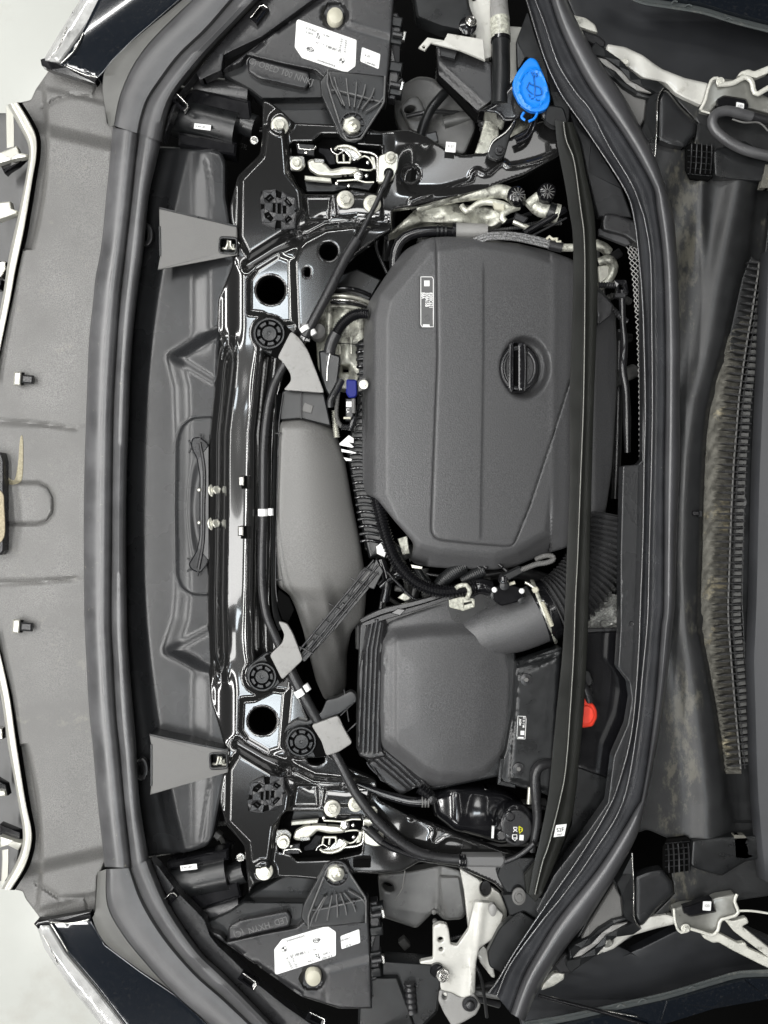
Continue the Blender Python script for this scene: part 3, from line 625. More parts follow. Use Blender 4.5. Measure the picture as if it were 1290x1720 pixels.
# ================================================================ MOUNTS AND FINS OVER THE CROSSMEMBER
def mount(label, cx, cy, r, fin, web, base, a0):
    t = T('buffer_mount', label, 'mount', 'round rubber buffers on the crossmember')
    plate('arm', base, -10, m_dark, t, 14, 2, r=6)
    plate('web', web, -2, m_black, t, 6, 1)
    relief('fin', ch(fin, 5), lambda x, y: 2-.03*np.abs(x-fin[0][0]), m_fin, t, (), 6, (1.5, 1.5), 6)
    lathe('outer_ring', cx, cy, [(r*1.08, -14), (r*1.1, -3), (r*1.02, 1), (r*.93, 1), (r*.88, -3), (r*.86, -8)], m_dark, t, 40)
    lathe('cup', cx, cy, [(r*.86, -9), (r*.84, -5), (r*.6, -4)], m_black, t, 40)
    for k in range(7):
        a = math.radians(a0+k*360/7); b = a+math.radians(38)
        pts = [(cx+q*math.cos(u), cy+q*math.sin(u)) for q, u in [(r*.82, a+(b-a)*i/6) for i in range(7)]+[(r*.58, b-(b-a)*i/6) for i in range(7)]]
        plate('segment', pts, 1, m_mid if k % 3 else m_dark, t, 6, .8)
    lathe('centre_button', cx, cy, [(r*.52, -6), (r*.52, 1), (r*.47, 3), (r*.14, 3.4), (r*.12, 2)], m_dark, t, 32)
    lathe('pip', cx+2, cy, [(2.4, 2), (2.2, 4.4), (.6, 4.6)], m_mid, t, 6)
mount('upper round rubber buffer with a pale grey fin above the intake duct', 452, 560, 25, [(489, 556), (504, 569), (517, 588), (531, 623), (545, 660), (476, 655), (489, 640), (488, 628), (474, 606), (466, 601)],
      [(478, 545), (490, 556), (466, 602), (454, 596)], [(426, 562), (430, 540), (452, 532), (470, 538), (492, 558), (468, 604), (440, 588)], 10)
mount('lower-left round rubber buffer with a pale grey fin between both steel hoses', 440, 1137, 23, [(467, 1043), (482, 1047), (492, 1064), (509, 1108), (474, 1142), (453, 1100), (474, 1080), (478, 1066)],
      [(444, 1103), (454, 1098), (476, 1142), (470, 1148)], [(416, 1118), (448, 1094), (456, 1098), (474, 1144), (460, 1158), (440, 1162), (418, 1152), (412, 1134)], 30)
mount('lowest round rubber buffer with a pale grey fin beside the air box', 506, 1246, 24, [(523, 1218), (545, 1210), (568, 1202), (577, 1222), (592, 1248), (569, 1263), (548, 1270), (540, 1245)],
      [(521, 1218), (530, 1216), (549, 1270), (530, 1272), (524, 1260)], [(480, 1236), (482, 1222), (500, 1216), (522, 1216), (548, 1271), (524, 1273), (500, 1270), (482, 1258)], 0)
t = T('support_strap', 'black plastic strap from the lowest buffer across to the air box', 'strap')
relief('strap', ch([(476, 1232), (482, 1218), (500, 1208), (516, 1212), (540, 1196), (548, 1176), (566, 1172), (590, 1160), (598, 1166), (600, 1178), (570, 1200), (522, 1218), (490, 1224)], 4), -8, m_dark, t, (), 5, (2, 2), 18)
for a, b in (((596, 1178), (572, 1202)), ((599, 1214), (580, 1232)), ((578, 1158), (586, 1212))): tube('strap_edge', [a+(-9,), b+(-11,)], 1.2, m_mid, t, seg=6)
# ================================================================ INTAKE DUCT
m_steel2 = m_mid
du = T('intake_duct', 'large pale grey moulded air intake duct between the crossmember and the engine cover', 'intake duct')
DO = [(470, 706), (505, 703), (540, 709), (556, 716), (564, 728), (578, 770), (591, 845), (603, 905), (616, 985), (612, 1040), (590, 1060), (582, 1100), (581, 1160), (567, 1170), (546, 1178), (530, 1142), (508, 1054), (494, 1014), (484, 996), (465, 985), (462, 900), (466, 800)]
def zd(x, y):
    right = np.interp(y, [700, 770, 845, 905, 985, 1040, 1100, 1170], [556, 578, 591, 603, 616, 612, 582, 580])
    c = np.interp(y, [700, 900, 1000, 1060, 1170], [500, 505, 515, 530, 552])
    u = (x-c)/np.maximum(right-c, 10)
    z = -14-34*np.clip(u+.12, 0, 1.1)**2.4-.0018*(y-830)**2*(y > 830)*.5
    z += -26*sst((y-955)/90)*sst((x-(555+.25*(y-1000)))/26+.5)
    z += -12*sst((y-985)/30)+10*np.exp(-((x-(508+.3*(y-1010)))/16)**2)*sst((y-990)/40)
    z += groove(x, y, [(474, 727), (520, 728), (560, 733)], 1, 1)
    z -= 12*sst((722-y)/18)
    return z
relief('duct_body', ch(DO, 10, 4), zd, m_duct, du, (), 4, (8, 9), 34)
plate('inlet_scoop', ch([(474, 656), (500, 652), (544, 660), (556, 716), (505, 703), (470, 706)], 5), -20, m_dark, du, 30, 2)
plate('scoop_window', [(512, 676), (526, 682), (523, 694), (505, 690)], -17, m_fin2, du, 3, .5)
plate('scoop_web', [(505, 656), (507, 656), (507, 704), (505, 704)], -14, m_mid, du, 12, .5)
tube('duct_seam', [(476, 660, -14), (470, 700, -13), (468, 728, -12), (465, 850, -12), (463, 975, -13), (466, 1010, -15)], 1.2, m_steel2, du, seg=6) if False else tube('duct_seam', [(476, 660, -14), (470, 700, -13), (468, 728, -12), (465, 850, -12), (463, 975, -13), (466, 1010, -15)], 1.1, m_mid, du, seg=6)
band('side_lip', [(462, 664), (459, 760), (457, 850), (455, 980), (458, 1030), (468, 1060)], [(472, 660), (468, 728), (466, 850), (464, 980), (468, 1030), (480, 1052)], [(0, -20), (.2, -3), (.4, 0), (.6, -6), (1, -10)], -16, m_dark, du, 60)
plate('side_window', [(468, 990), (486, 1004), (494, 1024), (484, 1046), (474, 1040), (464, 1010)], -15.5, m_black, du, 2, .5)
for yy in (728, 974): tube('seam_pin', [(462, yy, -11), (473, yy, -11)], 1.2, m_mid, du, seg=6)
# truss ladder lying diagonally across the duct
td = T('truss_bracket', 'black ribbed truss bracket lying diagonally across the lower end of the duct', 'bracket')
A0 = np.array((507, 1100.)); A1 = np.array((634, 946.)); ax_ = (A1-A0)/np.linalg.norm(A1-A0); nx = np.array((-ax_[1], ax_[0]))
def tp(s, o, z): q = A0+(A1-A0)*s+nx*o; return (q[0], q[1], z)
for o_, a, b in ((-8, 0, 1), (3, 0, 1), (10, .05, .95)):
    tube('chord', [tp(a, o_, -4), tp(.5, o_, 2), tp(b, o_, -2)], 2.0, m_mid, td, seg=6)
for i, s_ in enumerate((.06, .22, .36, .5, .64, .78, .92)):
    e = 20 if i in (2, 3, 4, 5) else 10
    tube('rung', [tp(s_-.02, -e if i % 2 else -12, 0), tp(s_+.01, 14, 0)], 1.3, m_mid, td, seg=6)
for i, s_ in enumerate((.12, .5, .74, .86)): q = A0+(A1-A0)*s_; plate('web', rect(q[0]+1, q[1]+1, 24 if i else 16, 9, -50), -5, (m_mid, m_fin2)[i == 3], td, 5, .8)
plate('backing', [(500, 1106), (512, 1112), (560, 1060), (640, 965), (636, 940), (610, 955)], -14, m_dark, td, 6, 1)
plate('end_plate', [(622, 962), (632, 938), (644, 960), (628, 990), (614, 985)], -4, m_dark, td, 8, 1)
# ================================================================ ENGINE COVER
ec = T('engine_cover', 'large charcoal plastic engine cover with a round oil filler cap and a small label', 'engine cover')
EO = [(684, 417), (721, 399), (754, 397), (800, 400), (871, 409), (925, 422), (963, 436), (1004, 480), (1034, 517), (1037, 600), (1036, 660), (1028, 790), (1018, 858), (994, 893), (952, 920), (911, 932), (865, 952), (830, 957), (770, 956), (720, 952), (698, 948), (690, 942), (697, 915), (684, 899), (665, 878), (631, 836), (615, 831), (609, 810), (608, 700), (611, 560), (613, 533), (618, 509), (630, 490), (655, 452), (668, 432)]
EI = [(726, 424), (658, 505), (651, 535), (650, 828), (670, 872), (708, 912), (740, 920), (830, 928), (866, 918), (915, 890), (926, 800), (930, 660), (932, 520), (930, 446), (880, 428), (800, 415)]
SEAM = [(732, 402), (733, 420), (735, 600), (731, 700), (728, 780), (724, 885), (726, 898), (736, 907), (800, 914), (856, 918), (864, 914), (890, 850), (930, 730), (958, 640)]
PS = SEAM+[(1000, 500), (960, 436), (870, 412)]
SEAM_ = ch(SEAM, 10, 3, False)
def ze(x, y):
    d = np.maximum(-sd(x, y, EI), 0)
    kx = np.where(x > 925, .16, .62); f = kx*d
    f = f+np.maximum(d-22, 0)*np.where(x < 720, 2.2, 0)+np.where((y > 900) & (x < 925), .5*np.maximum(d-10, 0), 0)
    f = f+np.maximum(x-1000, 0)*.5
    z = 8-np.minimum(f, 60)-.00055*(np.clip(x, 660, 960)-660)**2
    z += plateau(x, y, PS, 2.8, 9)*(y > 402)
    z += groove(x, y, SEAM_, 1.3, 3.6)
    z += -2.2*sst((x-812+.0165*(y-600)*(y > 600))/5+.5)*inside(x, y, PS)*sst((912-y)/14)*sst((y-430)/40)
    z += -19*sst((1-((x-882)/44)**2-((y-617)/56)**2)*1.9)
    z += .8*np.exp(-((x-930)/6)**2)*sst((y-440)/40)*sst((880-y)/30)
    z += plateau(x, y, rect(717.5, 507, 23, 86), -1.6, 2)
    return z
relief('shell', ch(EO, 9, 4), ze, m_cover, ec, [circ(873, 618, 33, 40, 36)], 3.2, (4, 5), 34, smooth=60, lines=[ch(SEAM, 10, 3, False), [(812, 432), (812, 600), (809, 750), (804, 905)]])
cap_ = T('oil_filler_cap', 'round black oil filler cap with a broad grip bar set in the engine cover', 'cap')
lathe('cap_rim', 873, 618, [(34, -40), (34, -10), (32.5, -6), (31, -6), (30, -9)], m_dgloss, cap_, 48, 1, 1.22)
lathe('cap_dish', 873, 618, [(31.5, -12), (31, -3), (29, -2.4), (26, -5), (24, -5.2)], m_mid, cap_, 48, 1, 1.2)
relief('grip', ch([(855, 577), (862, 574), (882, 576), (886, 590), (885, 640), (881, 656), (858, 659), (853, 650)], 3), 2, m_dgloss, cap_, [rect(866.5, 617, 6.5, 80)], 4, (2, 3), 14)
plate('grip_slot', rect(866.5, 617, 7, 80), -5, m_black, cap_, 2, .2)
for s_, dx in ((-1, -8.5), (1, 15)): tube('grip_edge', [(866.5+dx, 578, 2), (866.5+dx+s_, 617, 3), (866.5+dx, 656, 2)], 1.3, m_mid, cap_, seg=8)
for s_ in (-1, 1):
    tube('cap_side_rib', [(873+s_*26*math.cos(a), 618+32*math.sin(a), -2) for a in np.linspace(-1.0, 1.0, 12)], 1.5 if s_ < 0 else 3.4, m_mid, cap_, seg=8)  # curved ridges on both sides of the cap dish
text('CASTROL'[:0] or '5W', 0, 0, 0, 1, m_emb, cap_) if False else None
# label on the engine cover
lb = rect(717.5, 507, 21, 84)
plate('label', ch(lb, 3), 6.4, mat('label_grey', (.09, .09, .09), .5), ec, 1, .1)
tube('label_edge', [p+(6.7,) for p in lb+[lb[0]]], .75, m_label, ec, seg=6, raw=True)
plate('label_square', rect(717, 476, 9, 9.5), 6.8, m_label, ec, .3, .05)
plate('label_bar', rect(716, 547, 11, 4), 6.8, m_label, ec, .3, .05)
for s_, x, l in (('8200C621', 723.5, 28), ('B38A15B', 717, 26), ('B8A', 710.5, 12)): text(s_, x, 490.5+l/2, 6.7, 8.4, m_label, ec, rot=90, bold=.14, sx=.74)
tube('label_diamond', [(717, 528, 7), (723, 535, 7), (717, 542, 7), (711, 535, 7), (717, 528, 7)], .4, m_emb, ec, seg=5, raw=True)
# rear foam block under the cover
fb = T('foam_block', 'charcoal foam flap behind the engine cover under the long brace', 'foam block')
relief('flap', [(1002, 484), (1030, 512), (1026, 530), (1003, 548)], -2, m_mid, fb, (), 6, (2, 2), 10)
# ================================================================ AIR BOX
ab = T('air_filter_box', 'dark grey air filter box with a smooth rounded lid and ribbed flange', 'air filter box')
relief('base', ch([(604, 1048), (618, 1040), (650, 1034), (700, 1012), (772, 994), (840, 990), (862, 1060), (868, 1120), (862, 1240), (838, 1304), (745, 1324), (722, 1328), (700, 1322), (674, 1336), (622, 1284), (598, 1258), (598, 1200)], 5), -44, m_dark, ab, (), 10, (4, 4), 60)
AO = [(641, 1060), (652, 1044), (690, 1030), (760, 1006), (838, 998), (862, 1060), (868, 1116), (866, 1200), (852, 1280), (822, 1306), (745, 1320), (720, 1324), (640, 1258), (637, 1200)]
AI = [(647, 1100), (650, 1082), (664, 1072), (721, 1065), (784, 1063), (838, 1068), (852, 1092), (861, 1130), (857, 1217), (843, 1268), (816, 1294), (792, 1302), (742, 1303), (715, 1292), (670, 1256), (649, 1240), (646, 1163)]
def za(x, y):
    d = sd(x, y, AI)
    z = -34+26*sst((d+22)/30)+6*sst(d/60)
    z += -3.5*sst((667-x)/5)*(d > 0)
    z -= .0005*(y-1180)**2*.4+.0013*np.maximum(x-690, 0)**2
    return z
relief('lid', ch(AO, 12, 4), za, m_airlid, ab, (), 4, (7, 7), 14, smooth=60) if False else relief('lid', ch(AO, 12, 4), za, m_cover, ab, (), 4, (7, 7), 14, smooth=60)
RB = [[(624+7*i-2, 1046-1*i), (613+7.5*i, 1090), (609+7.6*i, 1180), (606+7.8*i, 1262)] for i in range(5)]
def zr(x, y): return -26+0*x+sum(groove(x, y, r, 1.7, 3) for r in RB)+.12*(x-620)
relief('ribbed_flange', ch([(616, 1047), (631, 1037), (650, 1044), (644, 1100), (640, 1258), (650, 1270), (622, 1276), (603, 1270), (599, 1244), (602, 1130)], 5), zr, m_mid, ab, (), 4, (4, 5), 20, lines=RB)
RC = [[(628+6*i, 1276-6*i), (660+6*i, 1303-6*i), (686+7*i, 1325-4*i)] for i in range(4)]
def zr2(x, y): return -32+0*x+sum(groove(x, y, r, 1.8, 2.6) for r in RC)
relief('corner_flange', ch([(618, 1284), (648, 1254), (724, 1322), (722, 1328), (700, 1322), (674, 1335), (640, 1310)], 3), zr2, m_mid, ab, (), 4, (3, 4), 20, lines=RC)
for p in (((616, 1280), (622, 1290), (640, 1306)), ((628, 1290), (640, 1310), (646, 1313))): tube('clip_edge', [q+(-28,) for q in p], 1.4, m_mid, ab, seg=6)
band('top_flange', [(604, 1040), (640, 1022), (700, 1008), (755, 993)], [(612, 1052), (650, 1040), (705, 1024), (765, 1003)], [(0, -8), (.1, 0), (.45, 1), (.5, -4), (.6, 0), (.95, 0), (1, -8)], -26, m_mid, ab, 24)
plate('catch', [(656, 1030), (668, 1022), (682, 1024), (672, 1034)], -22, m_dgloss, ab, 6, 1)
tube('outlet', [(770, 1075, -72), (820, 1060, -66), (868, 1046, -62), (905, 1030, -60)], [34, 46, 50, 52], m_cover, ab, seg=40, n=30)
hz = -60
m_bellow = mat('bellows_rubber', (.035, .035, .036), .25, spec=.8, var=[(30, .3)])
be = T('intake_bellows', 'black corrugated rubber intake bellows passing under the long brace', 'bellows')
tube('collar', [(903, 1031, hz), (926, 1022, hz)], [54, 55, 53], m_dgloss, be, seg=40, n=12, raw=True)
tube('bellows', [(924, 1023, hz), (950, 1008, hz-2), (975, 984, hz-6), (995, 955, hz-10), (1012, 915, hz-14), (1022, 870, hz-20)], 50, m_bellow, be, corr=(8.6, 4.2), seg=40)
cl = T('hose_clamp', 'pale metal worm-drive hose clamp on the bellows collar', 'hose clamp')
def arc_around(cx, cy, cz, dirx, diry, r, a0, a1, n=16):
    d = np.array([dirx, diry])/math.hypot(dirx, diry); nx_ = np.array([-d[1], d[0]])
    return [(cx+nx_[0]*r*math.cos(a), cy+nx_[1]*r*math.cos(a), cz+r*math.sin(a)) for a in np.linspace(a0, a1, n)]
tube('band', arc_around(914, 1027, hz, 23, -9, 57, .1, math.pi-.1, 24), 3.4, m_alu, cl, seg=8, flat=.4)
tube('worm_thread', arc_around(917, 1026, hz, 23, -9, 58, 1.1, 1.85, 14), 3.4, m_cream, cl, corr=(2.6, 1.0), seg=10)
lathe('screw_housing', 900, 991, [(6, -12), (6, -5), (4, -3), (2, -3)], m_cream, cl, 6)
tube('screw', [(882, 978, -12), (893, 984, -10), (900, 991, -9)], 2.6, m_zinc, cl, seg=8)
# sensor on the outlet
ms = T('air_flow_sensor', 'black air flow sensor with two pale screws plugged into the air box outlet', 'sensor')
plate('sensor_body', ch([(826, 988), (842, 984), (860, 982), (880, 990), (884, 1000), (866, 1012), (842, 1018), (828, 1008)], 3), -2, m_dgloss, ms, 16, 2)
for p in ((831, 991), (877, 993)): lathe('screw', *p, [(4.6, -2), (4.6, 2), (3, 4), (1, 4.4)], m_label, ms, 16)
for p in ((830, 1000), (876, 1008)): lathe('post', *p, [(6, -20), (6, -3), (4, -2.6)], m_dark, ms, 16)
lathe('plug_stem', 848, 984, [(7, -4), (7, 8), (8, 9), (8, 16), (6, 17)], m_dark, ms, 20)
plate('plug', ch(rect(862, 964, 34, 13, -27), 3), 18, m_dark, ms, 14, 2); lathe('plug_elbow', 847, 974, [(9, 2), (9, 14), (6, 19), (2, 20)], m_dgloss, ms, 20)
plate('lock_tab', rect(860, 980, 11, 5, -18), 10, m_cream, ms, 4, .8)
sc_ = T('sensor_cable', 'thin corrugated cable curling from the air flow sensor to the engine cover', 'cable')
tube('cable', [(874, 958, 14), (900, 948, 12), (918, 945, 10), (929, 940, 9), (927, 934, 8), (914, 934, 4), (900, 940, -4)], 4.2, m_fin2, sc_, corr=(2.6, .5), seg=12)
# ================================================================ LONG BRACE
br = T('diagonal_brace', 'long thin black steel brace running top to bottom over the rear of the engine cover', 'brace')
BC = [(946, 205), (951, 236), (964, 271), (975, 350), (981, 400), (982, 493), (980, 660), (975, 800), (970, 930), (966, 1010), (963, 1100), (957, 1200), (950, 1290), (941, 1340), (922, 1416), (911, 1448), (898, 1502)]
BR = [(962, 205), (975, 244), (983, 285), (997, 350), (1001, 400), (1004, 493), (998, 660), (994, 800), (991, 930), (989, 1010), (986, 1100), (980, 1200), (972, 1285), (965, 1350), (958, 1384), (933, 1448), (910, 1502)]
BL = [(932, 202), (936, 244), (949, 312), (955, 350), (962, 400), (962, 493), (957, 660), (957, 800), (952, 930), (949, 1010), (944, 1100), (934, 1200), (927, 1271), (920, 1340), (905, 1416), (897, 1450), (888, 1502)]
band('flange', BL, BC, [(0, -30), (.03, -18), (.9, -7), (.96, -1), (1, 0)], 22, m_brace, br, 140) if False else None
m_brace = mat('satin_black_steel', (.010, .0105, .009), .32, spec=.35, var=[(14, .4)])
band('flange', BL, BC, [(0, -30), (.02, -8), (.3, -7.6), (.9, -7.4), (.93, -1), (1, 1.2)], 22, m_brace, br, 160)
band('top_face', BC, BR, [(0, 1.2), (.06, .4), (.12, -1.5), (.5, -2), (.92, -1.5), (1, -3), (1.001, -26)], 22, m_brace, br, 160)
tube('highlight_line', [(p[0]+.5, p[1], 23.4) for p in BC], 1.3, mat('edge_highlight', (.16, .16, .145), .25, metal=.4, spec=.9), br, seg=8)  # paler tube paints the highlight line along the edge of the brace
plate('foot', [(880, 1470), (905, 1440), (912, 1500), (900, 1515), (884, 1500)], 2, m_brace, br, 6, 1)
sk = T('code_sticker', 'small white square sticker near the bottom end of the long brace', 'sticker')
plate('paper', [(934, 1386), (952, 1384), (948, 1404), (930, 1406)], 21.6, m_label, sk, .6, .1)
text('S2F', 941, 1394, 21.9, 9, m_ink, sk, rot=-8, bold=.1); text('0867', 940, 1402, 21.9, 4.5, m_greyink, sk, rot=-8)
# ================================================================ REAR SEAL
rs = T('bay_seal', 'long curved black rubber seal sweeping from top to bottom behind the engine', 'seal')
S1 = [(876, -25), (888, 14), (900, 54), (917, 106), (940, 155), (956, 179), (994, 233), (1048, 317), (1064, 365), (1073, 440), (1079, 520), (1083, 680), (1081, 780), (1079, 900), (1075, 1010), (1071, 1110), (1060, 1230), (1040, 1310), (1020, 1360), (975, 1436), (920, 1515), (868, 1592), (836, 1646), (820, 1668)]
S2 = [(890, -25), (898, 0), (914, 41), (936, 106), (966, 155), (990, 184), (1021, 244), (1059, 307), (1076, 350), (1083, 375), (1092, 438), (1094, 560), (1095, 680), (1093, 796), (1090, 904), (1088, 1010), (1085, 1064), (1078, 1135), (1070, 1217), (1046, 1345), (994, 1435), (940, 1510), (911, 1545), (857, 1619), (834, 1672)]
S3 = [(918, -25), (925, 0), (940, 46), (965, 100), (994, 152), (1048, 228), (1095, 309), (1103, 350), (1114, 438), (1118, 560), (1118, 680), (1116, 796), (1115, 1010), (1111, 1054), (1100, 1190), (1080, 1330), (1067, 1360), (1010, 1452), (940, 1540), (911, 1585), (880, 1640), (858, 1702)]
S4 = [(946, -25), (958, 13), (1002, 94), (1048, 162), (1076, 213), (1100, 262), (1128, 350), (1136, 411), (1142, 547), (1142, 680), (1142, 768), (1136, 931), (1134, 1010), (1130, 1054), (1114, 1190), (1084, 1350), (1062, 1421), (994, 1535), (951, 1592), (906, 1660), (881, 1716)]
m_tubelobe = mat('seal_tube_rubber', (.055, .055, .058), .34, spec=.8, bump=(500, .12), var=[(10, .5)], dirt=(DUST, 140, .68, .84))  # paler than the flat lobe, so part of the sheen is in its colour
m_bead = mat('shiny_bead_rubber', (.05, .05, .052), .16, spec=1.0, coat=.6)
band('inner_lip', S1, S2, [(0, -22), (.04, -3), (.12, 0), (.3, -7), (.7, -8), (.86, -1), (.95, 1), (1, 0)], 14, m_rubber_clean2, rs, 220)
band('flat_lobe', S2, S3, [(0, 0), (.1, -4), (.3, -4), (.8, -4.4), (.93, -7), (1, -11)], 14, m_rubber_clean2, rs, 220)
band('round_lobe', S3, S4, [(0, -11), (.05, -2), (.15, 5), (.3, 9.5), (.45, 11), (.6, 10), (.8, 4), (.93, -5), (1, -24)], 14, m_tubelobe, rs, 220)
for L_, z_ in ((S1, 14), (S2, 14.5)): tube('bead', [(p[0]+1, p[1], z_+2.2) for p in L_], 1.5, m_bead, rs, seg=8)
# ================================================================ HEADLIGHT HOUSINGS
def MH(pts):
    return [(M(p[0], p[1])[0]-2, M(p[0], p[1])[1]+11)+tuple(p[2:]) for p in pts]
I_ = lambda pts: [tuple(p) for p in pts]
def headlight(label, f, rot, lower):
    t = T('headlight_housing', label, 'headlight housing')
    L_ = [(374, 118), (545, -8), (610, -30), (664, -30), (656, 80), (648, 168), (600, 158), (560, 146), (530, 118), (480, 108), (415, 92), (405, 105)]
    def inv(x, y):
        if not lower: return x, y
        yy = (1655.6+11-y)/.913; return x+2+14+(487-yy)*.045, yy
    def zh(x, y):
        x, y = inv(x, y); z = -22+0*x
        z += 5*sst((x*.26+100-y-170)/9) if False else 5*sst(((x-560)*.30+34-y)/16+.5)*sst((x-572)/18)
        z += -7*sst((23-np.hypot(x-562, y-25))/5)
        z += groove(x, y, [(466, 52), (500, 27), (545, -4)], 2, 5)+groove(x, y, [(425, 86), (445, 69)], 1.8, 4)
        return z
    relief('housing', f(ch(L_, 3)), zh, m_mid, t, (), 4, (3, 3), 40, lines=[f([(466, 52), (500, 27), (545, -4)])])
    plate('shelf', f([(374, 118), (415, 92), (530, 118), (556, 142), (545, 166), (440, 167), (418, 150), (376, 128)]), -38, m_dark, t, 20, 3)
    relief('name_block', f(ch([(418, 95), (520, 121), (522, 138), (514, 150), (436, 133), (416, 120)], 5)), -27, m_mid, t, (), 6, (4, 5), 14)
    plate('box', f([(428, 128), (548, 150), (580, 240), (500, 212), (455, 182), (445, 172), (424, 158)]), -58, m_dark, t, 30, 3)
    lab = f(ch([(501, 32.5), (599, 67), (597, 111), (582, 122), (507, 97), (495, 79), (498, 35)], 2.5))
    LB = plate('label', lab, -21.4, m_label, t, .5, .1)
    plate('small_label', f(ch([(608, 79), (639, 91), (636, 116), (605, 103)], 2.5)), -21.4, m_label, t, .5, .1)
    z = -21.1
    def fl(u, v):
        if not lower: return (u, v)
        a_, b_ = u-548, v-77; c_, s__ = math.cos(math.radians(145)), math.sin(math.radians(145)); return (513+a_*c_-b_*s__, 1600+a_*s__+b_*c_)
    def tx(s_, u, v, sz, m=m_greyink, b=.05, dr=0, nm='print'):
        q = fl(u, v); text(s_, q[0], q[1], z, sz, m, LB, rot=(163 if lower else rot)+dr, bold=b)
    for s_, u, v, sz in (('01 02 2021', 523, 50, 4.6), ('12345', 520, 56, 4.6)): tx('8 34 0027' if sz == 4.6 and v == 50 else '0 4872', u, v, sz)
    tx('12', 534, 62, 7, m_ink, .25); tri = [fl(532, 58), fl(536, 58), fl(534, 54)]; plate('arrow_mark', tri, z+.1, m_ink, LB, .2, .02)
    tx('12 906', 548, 60, 4.2); tx('63 11 7 - 9 850 453', 548, 77, 4.6); tx('1 305 630 - 012', 560, 83, 4.2); tx('EAD8453049800LB', 548, 106, 4.0)
    for i in range(6): tx(('A2', 'B4', '17', '20', 'X1', '08')[i], 574-.6*i, 66+3.6*i, 3.6); tx(('HC', 'R5', '02', 'PL', '11', '3D')[i], 581.5-.5*i, 69+3.6*i, 3.6)
    # oval maker's mark and roundel
    q = fl(521, 83); A = math.radians(rot)
    el = [(q[0]+6.6*math.cos(a)*math.cos(A)-4*math.sin(a)*math.sin(A), q[1]+6.6*math.cos(a)*math.sin(A)+4*math.sin(a)*math.cos(A), z) for a in np.linspace(0, 2*math.pi, 22)]
    tube('oval_mark', el, .55, m_ink, LB, seg=5, raw=True); tx('HELLA', 521, 83, 4.6, m_ink, .15)
    q = fl(574, 102)
    tube('roundel', [(q[0]+5.2*math.cos(a), q[1]+5.2*math.sin(a), z) for a in np.linspace(0, 2*math.pi, 22)], .4, m_greyink, LB, seg=5, raw=True)
    for a0 in (math.pi, 0): plate('roundel_quarter', [(q[0], q[1])]+[(q[0]+3.6*math.cos(a0+b), q[1]+3.6*math.sin(a0+b)) for b in np.linspace(0, math.pi/2, 6)], z+.1, m_ink, LB, .2, .02)
    
    for s_, (u, v), sz in (('L 0040 8321', (622, 107) if not lower else (579, 1578), 3.8), ('A 23', (617, 94) if not lower else (585, 1588), 4.8)): text(s_, u, v, z, sz, m_greyink, LB, rot=163 if lower else rot, bold=.1)
    
    lx, ly = f([(562, 25)])[0]
    lathe('level_disc', lx, ly, [(15, -28), (15, -21), (13, -17), (6, -14.5), (2, -14)], m_cream, t, 32, .93, 1.1, tilt=(-8 if not lower else 8, 6))
    p = f([(470, 120)])[0]; text('LED  HXYN  (C)' if lower else '(C) OBED 100 NNKJ', p[0], p[1], -26.6, 15, m_emb, t, rot=163 if lower else rot, name='moulded_lettering', sx=.9)
    # rear connectors
    plate('connector_rail', f([(655, 20), (668, 22), (674, 40), (672, 60), (670, 130), (664, 168), (652, 166), (658, 80)]), -30, m_mid, t, 20, 2)
    for yy in (36, 66, 112, 152): plate('connector', f(ch(rect(665, yy, 22, 17, 10), 2)), -26, m_dark, t, 16, 2)
    for (u, v) in ((668, 57), (664, 141)):
        tube('pin', [q+(-22,) for q in f([(u-8, v), (u+8, v+3)])], 5, m_mid, t, seg=12, raw=True); plate('pin_clip', f(rect(u+11, v+3, 5, 16, 12)), -19, m_steel, t, 6, 1)
    return t
headlight('upper black headlight housing with white labels and round disc at the top edge', I_, 19, False)
headlight('lower black headlight housing with white labels and round disc near the bottom edge', MH, 163-180, True)
m_ribg = mat('rib_edge_plastic', (.085, .085, .085), .3, var=[(60, .3)])
